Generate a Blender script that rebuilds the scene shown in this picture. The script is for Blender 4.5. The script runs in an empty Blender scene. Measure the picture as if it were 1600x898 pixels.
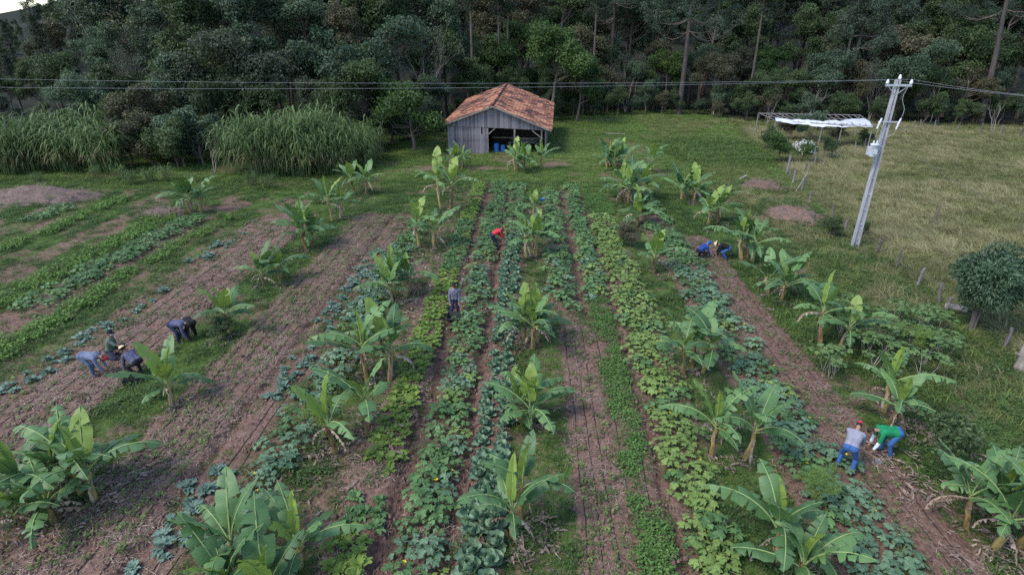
import bpy, bmesh, math, random
import numpy as np
from mathutils import Vector, Matrix, Euler, Quaternion
random.seed(7)
RNG = np.random.default_rng(11)
SC = bpy.context.scene
COL = SC.collection
R = math.radians
PI = math.pi

# ------------------------------------------------------------------ camera
FOC, TH, PS, CAMH = 885.0, R(24.2), R(2.07), 11.6
cam_d = bpy.data.cameras.new("camera")
cam = bpy.data.objects.new("camera", cam_d)
COL.objects.link(cam)
cam.location = (0, 0, CAMH)
cam.rotation_euler = (PI / 2 - TH, 0, PS)
cam_d.sensor_width = 36.0
cam_d.lens = FOC / 1600 * 36.0
cam_d.clip_end = 6000
SC.camera = cam
# ------------------------------------------------------------------ sky and sun
SUN_EL, SUN_AZ = R(52), R(-120)      # azimuth measured from +Y towards +X
world = bpy.data.worlds.new("World")
SC.world = world
world.use_nodes = True
wn = world.node_tree.nodes
wl = world.node_tree.links
wn.clear()
sky = wn.new("ShaderNodeTexSky")
sky.sky_type = 'NISHITA'
sky.sun_disc = False
sky.sun_elevation = SUN_EL
sky.sun_rotation = SUN_AZ
sky.air_density = 1.0
sky.dust_density = 0.7
sky.ozone_density = 1.2
bg = wn.new("ShaderNodeBackground")
bg.inputs[1].default_value = 0.14
wo = wn.new("ShaderNodeOutputWorld")
wl.new(sky.outputs[0], bg.inputs[0])
wl.new(bg.outputs[0], wo.inputs[0])
sun_d = bpy.data.lights.new("sun", 'SUN')
sun_d.energy = 1.4
sun_d.angle = R(20)
sun_d.color = (1.0, 0.95, 0.88)
sun = bpy.data.objects.new("sun", sun_d)
COL.objects.link(sun)
sun.rotation_euler = (PI / 2 - SUN_EL, 0, PI - SUN_AZ)
# ------------------------------------------------------------------ exposure / render
SC.view_settings.view_transform = 'Standard'
SC.view_settings.look = 'None'
SC.view_settings.exposure = 1.35
SC.view_settings.gamma = 1.0
SC.view_settings.use_curve_mapping = False
SC.render.engine = 'CYCLES'
cy = SC.cycles
cy.max_bounces = 6
cy.diffuse_bounces = 3
cy.glossy_bounces = 2
cy.transmission_bounces = 4
cy.transparent_max_bounces = 6
cy.caustics_reflective = False
cy.caustics_refractive = False
cy.use_denoising = False
cy.sample_clamp_indirect = 4.0


# ------------------------------------------------------------------ where things stand (photo pixel -> ground)
def _ray(px, py):
    a = (px - 800) / FOC
    b = -(py - 449) / FOC
    fy = math.cos(TH) + b * math.sin(TH)
    fz = -math.sin(TH) + b * math.cos(TH)
    return (a * math.cos(PS) - fy * math.sin(PS), a * math.sin(PS) + fy * math.cos(PS), fz)


def at(px, py, z=0.0):
    x, y, f = _ray(px, py)
    t = (z - CAMH) / f
    return x * t, y * t


def project(P):
    """world points (n,3) -> px, py, depth"""
    P = np.asarray(P, float)
    x = P[:, 0] * math.cos(PS) + P[:, 1] * math.sin(PS)
    y = -P[:, 0] * math.sin(PS) + P[:, 1] * math.cos(PS)
    z = P[:, 2] - CAMH
    d = y * math.cos(TH) - z * math.sin(TH)
    u = y * math.sin(TH) + z * math.cos(TH)
    d = np.where(np.abs(d) < 1e-3, 1e-3, d)
    return 800 + FOC * x / d, 449 - FOC * u / d, d


def in_view(P, m=170):
    px, py, d = project(P)
    return (d > 3) & (px > -m) & (px < 1600 + m) & (py > -m) & (py < 898 + m + 60)


# ------------------------------------------------------------------ noise
def _hash(ix, iy, s):
    h = (ix.astype(np.int64) * 374761393 + iy.astype(np.int64) * 668265263 + s * 974711) & 0x7fffffff
    h = ((h ^ (h >> 13)) * 1274126177) & 0x7fffffff
    return ((h ^ (h >> 16)) & 0xffff) / 65535.0


def vnoise(x, y, s=0):
    x = np.asarray(x, float)
    y = np.asarray(y, float)
    ix, iy = np.floor(x), np.floor(y)
    fx, fy = x - ix, y - iy
    fx = fx * fx * (3 - 2 * fx)
    fy = fy * fy * (3 - 2 * fy)
    a = _hash(ix, iy, s); b = _hash(ix + 1, iy, s); c = _hash(ix, iy + 1, s); d = _hash(ix + 1, iy + 1, s)
    return (a * (1 - fx) + b * fx) * (1 - fy) + (c * (1 - fx) + d * fx) * fy


def fbm(x, y, s=0, o=4):
    t = 0; a = .5; n = 0
    for k in range(o):
        t = t + a * vnoise(x * 2 ** k + 17.3 * k, y * 2 ** k - 9.1 * k, s + k); n += a; a *= .5
    return t / n


# ------------------------------------------------------------------ mesh helpers
def mesh_np(name, V, F, mats=(), attrs=None, midx=None, smooth=False):
    V = np.asarray(V, np.float32).reshape(-1, 3)
    me = bpy.data.meshes.new(name)
    if isinstance(F, np.ndarray):
        Fl = [F]
    else:
        Fl = [np.asarray(f, np.int32) for f in F if len(f)]
    loops = np.concatenate([f.ravel() for f in Fl]).astype(np.int32)
    tot = np.concatenate([np.full(len(f), f.shape[1], np.int32) for f in Fl])
    start = np.concatenate([[0], np.cumsum(tot)[:-1]]).astype(np.int32)
    me.vertices.add(len(V))
    me.vertices.foreach_set("co", V.ravel())
    me.loops.add(len(loops))
    me.loops.foreach_set("vertex_index", loops)
    me.polygons.add(len(tot))
    me.polygons.foreach_set("loop_start", start)
    me.polygons.foreach_set("loop_total", tot)
    for m in mats:
        me.materials.append(m)
    if midx is not None:
        me.polygons.foreach_set("material_index", np.asarray(midx, np.int32))
    me.update(calc_edges=True)
    if smooth:
        me.polygons.foreach_set("use_smooth", np.ones(len(tot), bool))
    else:
        me.polygons.foreach_set("use_smooth", np.zeros(len(tot), bool))
    for k, v in (attrs or {}).items():
        v = np.asarray(v, np.float32)
        if v.ndim == 1:
            me.attributes.new(k, 'FLOAT', 'POINT').data.foreach_set("value", v)
        else:
            me.attributes.new(k, 'FLOAT_VECTOR', 'POINT').data.foreach_set("vector", v.ravel())
    return me


class MB:
    """collects shapes (tri / quad faces) with a material slot and a tint per vertex"""
    def __init__(s):
        s.V = []; s.n = 0; s.F3 = []; s.F4 = []; s.m3 = []; s.m4 = []; s.T = []; s.C = []

    def add(s, V, F, m=0, t=0.5, c=None):
        V = np.asarray(V, float).reshape(-1, 3)
        F = np.asarray(F, int)
        if len(F) == 0:
            return
        if F.shape[1] == 3:
            s.F3.append(F + s.n); s.m3.append(np.full(len(F), m))
        else:
            s.F4.append(F + s.n); s.m4.append(np.full(len(F), m))
        s.V.append(V); s.n += len(V)
        s.T.append(np.broadcast_to(np.asarray(t, float), (len(V),)))
        s.C.append(np.zeros((len(V), 3)) if c is None else np.asarray(c, float))

    def box(s, c, d, rot=None, m=0, t=0.5):
        x, y, z = np.array(d) / 2
        V = np.array([(-x, -y, -z), (x, -y, -z), (x, y, -z), (-x, y, -z), (-x, -y, z), (x, -y, z), (x, y, z), (-x, y, z)])
        if rot is not None:
            V = V @ np.array(Euler(rot).to_matrix()).T
        s.add(V + np.array(c), [(0, 3, 2, 1), (4, 5, 6, 7), (0, 1, 5, 4), (1, 2, 6, 5), (2, 3, 7, 6), (3, 0, 4, 7)], m, t)

    def beam(s, a, b, w, h, m=0, t=0.5, up=(0, 0, 1)):
        a = Vector(a); b = Vector(b)
        d = (b - a); L = d.length; d.normalize()
        u = Vector(up)
        if abs(d.dot(u)) > .98:
            u = Vector((0, 1, 0))
        x = d.cross(u).normalized(); z = x.cross(d).normalized()
        V = []
        for p in (a, b):
            for sx, sz in ((-1, -1), (1, -1), (1, 1), (-1, 1)):
                V.append(p + x * (sx * w / 2) + z * (sz * h / 2))
        s.add([tuple(v) for v in V], [(0, 1, 2, 3), (7, 6, 5, 4), (0, 4, 5, 1), (1, 5, 6, 2), (2, 6, 7, 3), (3, 7, 4, 0)], m, t)

    def tube(s, P, rad, n=6, m=0, t=0.5, cap=True):
        P = np.asarray(P, float)
        k = len(P)
        rad = np.broadcast_to(np.asarray(rad, float), (k,))
        D = np.gradient(P, axis=0)
        D /= np.linalg.norm(D, axis=1, keepdims=True) + 1e-9
        ref = np.array([0, 0, 1.0]) if abs(D[0, 2]) < .9 else np.array([1.0, 0, 0])
        V = []
        u = np.cross(D[0], ref); u /= np.linalg.norm(u)
        for i in range(k):
            u = u - D[i] * u.dot(D[i]); u /= np.linalg.norm(u) + 1e-9
            w = np.cross(D[i], u)
            a = np.arange(n) * 2 * PI / n
            V.append(P[i] + rad[i] * (np.cos(a)[:, None] * u + np.sin(a)[:, None] * w))
        V = np.concatenate(V)
        F = []
        for i in range(k - 1):
            for j in range(n):
                F.append((i * n + j, i * n + (j + 1) % n, (i + 1) * n + (j + 1) % n, (i + 1) * n + j))
        tt = np.broadcast_to(np.asarray(t, float), (len(V),)) if np.ndim(t) == 0 else t
        s.add(V, F, m, tt)
        if cap:
            for i, rev in ((0, True), (k - 1, False)):
                ring = V[i * n:(i + 1) * n]
                VV = np.concatenate([ring, [P[i]]])
                FF = [((j + 1) % n, j, n) if rev else (j, (j + 1) % n, n) for j in range(n)]
                s.add(VV, FF, m, 0.5 if np.ndim(t) else t)

    def lathe(s, prof, n=12, o=(0, 0, 0), m=0, t=0.5, rot=None):
        V = []
        for r, z in prof:
            a = np.arange(n) * 2 * PI / n
            V.append(np.stack([r * np.cos(a), r * np.sin(a), np.full(n, z)], 1))
        V = np.concatenate(V)
        if rot is not None:
            V = V @ np.array(rot).T
        F = []
        for i in range(len(prof) - 1):
            for j in range(n):
                F.append((i * n + j, i * n + (j + 1) % n, (i + 1) * n + (j + 1) % n, (i + 1) * n + j))
        s.add(V + np.array(o), F, m, t)

    def ell(s, c, r, n=8, k=6, m=0, t=0.5, rot=None):
        prof = [(max(1e-4, math.sin(PI * i / k)), -math.cos(PI * i / k)) for i in range(k + 1)]
        V = []
        for q, z in prof:
            a = np.arange(n) * 2 * PI / n
            V.append(np.stack([q * np.cos(a), q * np.sin(a), np.full(n, z)], 1))
        V = np.concatenate(V) * np.array(r)
        if rot is not None:
            V = V @ np.array(rot).T
        F = []
        for i in range(k):
            for j in range(n):
                F.append((i * n + j, i * n + (j + 1) % n, (i + 1) * n + (j + 1) % n, (i + 1) * n + j))
        s.add(V + np.array(c), F, m, t)

    def cards(s, C, D, U, L, W, m=0, t=0.5, fold=0.0):
        """rhombic leaves: centre C, direction D, side U"""
        C = np.asarray(C); D = np.asarray(D); U = np.asarray(U)
        n = len(C)
        L = np.broadcast_to(np.asarray(L, float), (n,))[:, None]
        W = np.broadcast_to(np.asarray(W, float), (n,))[:, None]
        N = np.cross(D, U)
        V = np.stack([C - D * L / 2, C + U * W / 2 + N * W * fold, C + D * L / 2, C - U * W / 2 + N * W * fold], 1).reshape(-1, 3)
        F = np.arange(4 * n).reshape(n, 4)
        tt = np.repeat(np.broadcast_to(np.asarray(t, float), (n,)), 4)
        s.add(V, F, m, tt)

    def mesh(s, name, mats, smooth=False, coord=False):
        V = np.concatenate(s.V)
        fs = []; ms = []
        if s.F3:
            fs.append(np.concatenate(s.F3)); ms.append(np.concatenate(s.m3))
        if s.F4:
            fs.append(np.concatenate(s.F4)); ms.append(np.concatenate(s.m4))
        at_ = {"tint": np.concatenate(s.T)}
        if coord:
            at_["lc"] = np.concatenate(s.C)
        return mesh_np(name, V, fs, mats if isinstance(mats, (list, tuple)) else [mats], at_, np.concatenate(ms), smooth)


def obj(name, me, parent=None, loc=None, rot=None, scale=None):
    o = bpy.data.objects.new(name, me)
    COL.objects.link(o)
    if parent is not None:
        o.parent = parent
    if loc is not None:
        o.location = loc
    if rot is not None:
        o.rotation_euler = rot
    if scale is not None:
        o.scale = scale if isinstance(scale, (tuple, list)) else (scale,) * 3
    return o


def tag(o, label, cat, group=None, kind=None):
    o["label"] = label
    o["category"] = cat
    if group:
        o["group"] = group
    if kind:
        o["kind"] = kind
    return o


def thing(name, label, cat, loc=(0, 0, 0), rz=0.0, scale=1.0, group=None):
    o = obj(name, None, None, loc, (0, 0, rz), scale)
    o.empty_display_size = .2
    return tag(o, label, cat, group)


# ------------------------------------------------------------------ materials
def new_mat(name):
    m = bpy.data.materials.new(name)
    m.use_nodes = True
    nt = m.node_tree
    nt.nodes.clear()
    out = nt.nodes.new("ShaderNodeOutputMaterial")
    return m, nt, out


def N(nt, t, **kw):
    n = nt.nodes.new(t)
    for k, v in kw.items():
        if k.startswith("i_"):
            key = k[2:]
            n.inputs[int(key) if key.isdigit() else key].default_value = v
        else:
            setattr(n, k, v)
    return n


def ramp(nt, fac, stops):
    r = nt.nodes.new("ShaderNodeValToRGB")
    el = r.color_ramp.elements
    while len(el) < len(stops):
        el.new(.5)
    for e, (p, c) in zip(el, stops):
        e.position = p
        e.color = (*c, 1)
    nt.links.new(fac, r.inputs[0])
    return r.outputs[0]


def mathn(nt, op, a, b=None, clamp=False):
    n = nt.nodes.new("ShaderNodeMath")
    n.operation = op
    n.use_clamp = clamp
    for i, v in enumerate((a, b)):
        if v is None:
            continue
        if isinstance(v, (int, float)):
            n.inputs[i].default_value = v
        else:
            nt.links.new(v, n.inputs[i])
    return n.outputs[0]


def mixc(nt, fac, a, b, mode='MIX'):
    n = nt.nodes.new("ShaderNodeMix")
    n.data_type = 'RGBA'
    n.blend_type = mode
    for sock, v in ((n.inputs[0], fac), (n.inputs[6], a), (n.inputs[7], b)):
        if isinstance(v, (int, float)):
            sock.default_value = v
        elif isinstance(v, tuple):
            sock.default_value = (*v, 1)
        else:
            nt.links.new(v, sock)
    return n.outputs[2]


def foliage(name, dark, light, rough=.55, trans=.25, inst=False, spec=.3, objrand=.35, noise=0.0):
    """leaf colour runs dark -> light by the leaf's own tint and the plant's own random value"""
    m, nt, out = new_mat(name)
    a = N(nt, "ShaderNodeAttribute", attribute_name="tint")
    f = a.outputs["Fac"]
    if inst:
        b = N(nt, "ShaderNodeAttribute", attribute_name="itint", attribute_type='INSTANCER')
        r = b.outputs["Fac"]
    else:
        r = N(nt, "ShaderNodeObjectInfo").outputs["Random"]
    f = mathn(nt, 'ADD', mathn(nt, 'MULTIPLY', f, 1 - objrand), mathn(nt, 'MULTIPLY', r, objrand))
    if noise:
        tc = N(nt, "ShaderNodeTexCoord")
        nz = N(nt, "ShaderNodeTexNoise", i_Scale=noise, i_Detail=3.0)
        nt.links.new(tc.outputs["Object"], nz.inputs[0])
        f = mathn(nt, 'ADD', f, mathn(nt, 'MULTIPLY', mathn(nt, 'SUBTRACT', nz.outputs["Fac"], .5), .8), True)
    mid = tuple((d + l) / 2 * .95 for d, l in zip(dark, light))
    c = ramp(nt, f, [(0.0, dark), (.55, mid), (1.0, light)])
    p = N(nt, "ShaderNodeBsdfPrincipled", i_Roughness=rough)
    p.inputs["Specular IOR Level"].default_value = spec
    nt.links.new(c, p.inputs["Base Color"])
    if trans > 0:
        t = N(nt, "ShaderNodeBsdfTranslucent")
        tcn = mixc(nt, .5, c, (.10, .16, .02))
        nt.links.new(tcn, t.inputs[0])
        mx = N(nt, "ShaderNodeMixShader", i_0=trans)
        nt.links.new(p.outputs[0], mx.inputs[1])
        nt.links.new(t.outputs[0], mx.inputs[2])
        nt.links.new(mx.outputs[0], out.inputs[0])
    else:
        nt.links.new(p.outputs[0], out.inputs[0])
    return m


def surf(name, c1, c2, scale=4.0, rough=.8, stretch=(1, 1, 1), bump=.2, detail=6.0, tint=0.0, spec=.3, metal=0.0, objrand=0.0, c3=None):
    """plain weathered surface: two colours by noise in object space, plus per-vertex tint"""
    m, nt, out = new_mat(name)
    tc = N(nt, "ShaderNodeTexCoord")
    mp = N(nt, "ShaderNodeMapping")
    mp.inputs["Scale"].default_value = stretch
    nt.links.new(tc.outputs["Object"], mp.inputs[0])
    nz = N(nt, "ShaderNodeTexNoise", i_Scale=scale, i_Detail=detail, i_Roughness=.62)
    nt.links.new(mp.outputs[0], nz.inputs[0])
    f = nz.outputs["Fac"]
    if tint:
        a = N(nt, "ShaderNodeAttribute", attribute_name="tint")
        f = mathn(nt, 'ADD', f, mathn(nt, 'MULTIPLY', mathn(nt, 'SUBTRACT', a.outputs["Fac"], .5), tint), True)
    if objrand:
        r = N(nt, "ShaderNodeObjectInfo").outputs["Random"]
        f = mathn(nt, 'ADD', f, mathn(nt, 'MULTIPLY', mathn(nt, 'SUBTRACT', r, .5), objrand), True)
    st = [(.28, c1), (.72, c2)] if c3 is None else [(.22, c1), (.5, c2), (.78, c3)]
    c = ramp(nt, f, st)
    p = N(nt, "ShaderNodeBsdfPrincipled", i_Roughness=rough, i_Metallic=metal)
    p.inputs["Specular IOR Level"].default_value = spec
    nt.links.new(c, p.inputs["Base Color"])
    if bump:
        b = N(nt, "ShaderNodeBump", i_Strength=bump, i_Distance=.03)
        nt.links.new(nz.outputs["Fac"], b.inputs["Height"])
        nt.links.new(b.outputs[0], p.inputs["Normal"])
    nt.links.new(p.outputs[0], out.inputs[0])
    return m


M = {}
M['bark'] = surf("bark", (.06, .045, .035), (.17, .14, .12), 5, .9, (1, 1, .25), .5)
M['bark_pale'] = surf("bark_pale", (.16, .13, .11), (.40, .35, .31), 4, .9, (1, 1, .3), .4)
M['bark_dark'] = surf("bark_dark", (.035, .028, .026), (.10, .08, .075), 6, .9, (1, 1, .2), .5)
M['twig_grey'] = surf("twig_grey", (.16, .14, .14), (.33, .30, .29), 4, .9, (1, 1, .3), .3)


# ------------------------------------------------------------------ ground: one sheet
#  x0, x1, y0, y1, soil, dark, height
BANDS = [
    (-17.5, -14.75, 5, 37.5, 1.0, .05, .10), (-12.0, -9.65, 4, 38, 1.0, .1, .10), (-9.65, -9.38, 4, 38, 1.0, .8, -.07),
    (-9.38, -8.1, 4, 38, .78, .25, .08), (-8.1, -6.65, 4, 37, .62, .4, .08),
    (-6.65, -4.9, 4, 46, .50, .4, 0), (-4.9, -3.78, 4, 47, .85, .3, .10), (-3.78, -3.2, 4, 48, 1.0, .95, -.08),
    (-3.2, -2.1, 4, 47, .85, .5, .10), (-2.1, -1.68, 4, 46, 1.0, .95, -.08), (-1.68, -.55, 4, 46, .9, .45, .10),
    (-.55, 1.3, 4, 34, .44, .4, 0), (1.3, 2.62, 4, 22.5, .86, .15, .08), (.85, 2.12, 22.5, 45, .8, .45, .10), (2.12, 2.62, 22.5, 46, 1.0, .9, -.08),
    (2.62, 3.65, 4, 46, .8, .4, .08), (3.65, 3.92, 4, 46, 1.0, .85, -.06), (3.92, 5.6, 4, 38, .8, .4, .08), (3.92, 5.8, 38, 47, .4, .3, .05),
    (5.0, 7.4, 4, 14, .36, .4, 0), (5.6, 7.3, 14, 40, .38, .4, 0), (7.3, 9.2, 4, 44, .85, .45, .08), (9.25, 10.9, 4, 34, .88, .45, .06),
    (-18.95, -17.6, 9, 36.5, .75, .15, .06), (-22.05, -21.65, 10, 37, 1.0, .4, -.05), (-23.9, -22.05, 9, 36.5, .85, .15, .06),
    (-28.7, -27.1, 16, 41, .62, .1, 0), (-26.1, -23.9, 9, 37, .45, .2, .04), (-21.65, -20.2, 9, 37, .5, .2, .04),
    (-31.6, -30.2, 24, 42, .4, .2, .03), (-34.6, -32.7, 26, 42, .5, .2, .03), (-19.9, -19.2, 14, 34, .5, .2, 0),
]
PATCH = [  # px, py, half-width m, half-depth m, strength
    (680, 264, 2.6, 1.3, .9), (760, 263, 3.2, 1.0, .85), (870, 257, 1.6, 1.4, .8), (20, 427, 2.0, 1.6, .8), (255, 335, 2.6, 1.8, .9),
    (935, 187, 5, 3, .6), (1080, 196, 4, 4, .6), (1185, 292, 2.0, 1.6, .8), (1235, 337, 2.0, 2.0, .8), (455, 118 + 200, 2, 2, .6), (600, 275, 2.0, 1.0, .5), (900, 272, 1.6, 1.2, .55), (1010, 235, 2.2, 2.0, .5), (560, 320, 1.0, 2.5, .5), (870, 225, 2.5, 2.0, .4), (420, 330, 1.5, 1.2, .6),
    (650, 300, 1.6, 1.5, .6), (725, 280, 2.5, 1.2, .6), (980, 280, 1.5, 1.5, .7), (1095, 290, 1.3, 3.0, .6), (55, 305, 6, 3, .7), (240, 375, 3, 1.5, .5),
    (40, 870, 2.2, 1.5, .8), (160, 860, 2.4, 1.6, .85), (250, 740, 1.2, 1.5, .6), (520, 760, 1.0, 2.5, .7), (1060, 260, 3, 3, .35),
    (1500, 640, 1.2, 1.0, .5), (1440, 300, 3, 2, .2), (645, 430, .9, 4, .75), (660, 480, .9, 4, .7), (690, 405, .8, 3, .6), (570, 720, 1.0, 2, .8), (1100, 600, 1.0, 2, .4),
]
_patch = [(*at(a, b), c, d, s) for a, b, c, d, s in PATCH]


def sstep(a, b, x):
    t = np.clip((x - a) / (b - a), 0, 1)
    return t * t * (3 - 2 * t)


def ground_fields(x, y):
    x = np.asarray(x, float); y = np.asarray(y, float)
    wob = (fbm(x * .6, y * .35, 3) - .5) * .42 + (fbm(x * 2.1, y * 1.6, 4) - .5) * .22
    xx = x + wob
    soil = .10 + np.clip((fbm(x * .35, y * .35, 21) - .52) * 4, 0, .45) + np.clip((fbm(x * .5, y * .18, 22) - .47) * 5, 0, .45) * (x < -17.5) * (y < 44)
    dark = np.full(x.shape, .35)
    h = (fbm(x * .15, y * .15, 5) - .5) * .25 + (fbm(x * 1.7, y * 1.7, 8) - .5) * .05
    e = .10
    for x0, x1, y0, y1, s, d, hh in BANDS:
        k = sstep(x0 - e, x0 + e, xx) * (1 - sstep(x1 - e, x1 + e, xx)) * sstep(y0 - .8, y0 + .8, y + wob * 3) * (1 - sstep(y1 - 1, y1 + 1, y + wob * 4))
        soil = soil * (1 - k) + s * k
        dark = dark * (1 - k) + d * k
        h = h + hh * k
    nz = fbm(x * .9, y * .9, 31)
    for cx, cy_, hw, hd, s in _patch:
        r = np.sqrt(((x - cx) / hw) ** 2 + ((y - cy_) / hd) ** 2)
        k = (1 - sstep(.45, 1.15, r + (nz - .5) * .9)) * s
        soil = np.maximum(soil, k)
        dark = dark * (1 - k) + .05 * k
    # pasture beyond the fence: dry, wind-laid grass
    fx = 19.2 + np.clip((y - 28) * .16, -.3, 40)
    past = sstep(fx - .6, fx + 1.2, x) * sstep(2, 6, y + 4)
    dry = past * np.clip((fbm(x * .16, y * .22, 44) - .32) * 3.4, 0, 1)
    mead = sstep(46, 52, y) * (1 - past)
    dry = np.maximum(dry, mead * np.clip((fbm(x * .15, y * .15, 55) - .56) * 3.5, 0, .8))
    dry = np.maximum(dry, sstep(11.5, 17, x) * (1 - past) * sstep(14, 20, y) * (1 - sstep(44, 52, y)) * np.clip((fbm(x * .3, y * .25, 46) - .36) * 3.0, 0, .8))
    soil = soil * (1 - past * .9)
    # forest floor and the rising wood behind
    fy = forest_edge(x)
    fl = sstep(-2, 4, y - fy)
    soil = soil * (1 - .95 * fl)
    h = h + np.clip(y - fy - 22, 0, 300) * .10 * sstep(0, 40, y - fy) * (.05 + .95 * sstep(-.98, -.82, x / np.maximum(y, 1))) + (fbm(x * .02, y * .02, 9) - .5) * 6 * sstep(30, 120, y - fy)
    h = np.where(y > 400, h * np.clip(1 - (y - 400) / 1500, .3, 1), h)
    return soil, dark, dry, h, past, fl


EDGE = [(-400, 60), (-70, 57), (-45, 56), (-33, 54), (-27, 55), (-18, 58), (-13.5, 68), (-8, 80), (4, 84), (14, 91), (24, 92), (30, 84), (46, 83), (62, 80), (100, 78), (400, 80)]


def forest_edge(x):
    return np.interp(x, [e[0] for e in EDGE], [e[1] for e in EDGE])


def gz(x, y):
    return float(ground_fields(np.array([x]), np.array([y]))[3][0])


def spaced(*segs):
    out = []
    for a, b, st in segs:
        out += list(np.arange(a, b, st))
    return out


gx = sorted(set([round(v, 3) for v in
      [-1800, -1200, -800, -550, -400, -300, -230, -180, -150, -125, -105] + spaced((-90, -36, .9), (-36, -20, .25), (-20, 13, .12), (13, 36, .3), (36, 95, .9)) +
      [100, 120, 150, 180, 230, 300, 400, 550, 800, 1200, 1800]]))
gy = sorted(set([round(v, 3) for v in
      [-900, -500, -250, -120, -60, -30, -15, -6, 0, 3] + spaced((5, 26, .2), (26, 50, .33), (50, 100, .7), (100, 150, 3)) + [155, 170, 190, 220, 260, 320, 400, 550, 800, 1200, 1800, 2600]]))
GX, GY = np.meshgrid(np.array(gx), np.array(gy))
soil_, dark_, dry_, gh_, past_, fl_ = ground_fields(GX.ravel(), GY.ravel())
nx, ny = len(gx), len(gy)
ii = (np.arange(ny - 1)[:, None] * nx + np.arange(nx - 1)[None, :]).ravel()
GF = np.stack([ii, ii + 1, ii + nx + 1, ii + nx], 1)


def ground_mat():
    m, nt, out = new_mat("ground_soil_grass")
    tc = N(nt, "ShaderNodeTexCoord")
    P = tc.outputs["Object"]

    def noise(scale, detail=6.0, st=(1, 1, 1), ro=.6):
        mp = N(nt, "ShaderNodeMapping")
        mp.inputs["Scale"].default_value = st
        nt.links.new(P, mp.inputs[0])
        n = N(nt, "ShaderNodeTexNoise", i_Scale=scale, i_Detail=detail, i_Roughness=ro)
        nt.links.new(mp.outputs[0], n.inputs[0])
        return n.outputs["Fac"]
    A = lambda k: N(nt, "ShaderNodeAttribute", attribute_name=k).outputs["Fac"]
    n1 = noise(.7, 8); n2 = noise(6, 8); n3 = noise(22, 6, (1, .35, 1)); n4 = noise(2.2, 6)
    # soil: straw-strewn pinkish bed <-> dark tilled path
    f = mathn(nt, 'ADD', mathn(nt, 'MULTIPLY', n3, .55), mathn(nt, 'MULTIPLY', n2, .45))
    straw = ramp(nt, f, [(.30, (.052, .028, .020)), (.46, (.142, .085, .063)), (.60, (.235, .150, .115)), (.74, (.35, .245, .19))])
    till = ramp(nt, f, [(.30, (.040, .022, .017)), (.5, (.105, .062, .047)), (.72, (.20, .13, .10))])
    dk = mathn(nt, 'ADD', A("dark"), mathn(nt, 'MULTIPLY', mathn(nt, 'SUBTRACT', n4, .5), 1.1), True)
    soilc = mixc(nt, dk, straw, till)
    grass = ramp(nt, mathn(nt, 'ADD', mathn(nt, 'MULTIPLY', n2, .6), mathn(nt, 'MULTIPLY', n1, .4)),
                 [(.3, (.024, .048, .010)), (.5, (.062, .105, .024)), (.7, (.125, .16, .052))])
    dryc = ramp(nt, n2, [(.3, (.09, .095, .032)), (.7, (.25, .22, .11))])
    g = mixc(nt, A("dry"), grass, dryc)
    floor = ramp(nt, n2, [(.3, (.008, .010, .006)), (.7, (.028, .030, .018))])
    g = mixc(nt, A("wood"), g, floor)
    sm = mathn(nt, 'ADD', A("soil"), mathn(nt, 'MULTIPLY', mathn(nt, 'SUBTRACT', mathn(nt, 'ADD', mathn(nt, 'MULTIPLY', n4, .6), mathn(nt, 'MULTIPLY', n2, .4)), .5), 1.5))
    mr = N(nt, "ShaderNodeMapRange", i_1=.36, i_2=.62)
    nt.links.new(sm, mr.inputs[0])
    c = mixc(nt, mr.outputs[0], g, soilc)
    p = N(nt, "ShaderNodeBsdfPrincipled", i_Roughness=.95)
    p.inputs["Specular IOR Level"].default_value = .12
    nt.links.new(c, p.inputs["Base Color"])
    b = N(nt, "ShaderNodeBump", i_Strength=.9, i_Distance=.07)
    nt.links.new(mathn(nt, 'ADD', f, n4), b.inputs["Height"])
    nt.links.new(b.outputs[0], p.inputs["Normal"])
    nt.links.new(p.outputs[0], out.inputs[0])
    return m


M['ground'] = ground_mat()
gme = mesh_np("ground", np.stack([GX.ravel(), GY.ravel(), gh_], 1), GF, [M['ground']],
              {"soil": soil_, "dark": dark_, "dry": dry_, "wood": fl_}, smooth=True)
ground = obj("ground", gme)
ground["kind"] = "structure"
ground["label"] = "garden ground of straw-covered beds, brown paths, green meadow and dry pasture"


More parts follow.
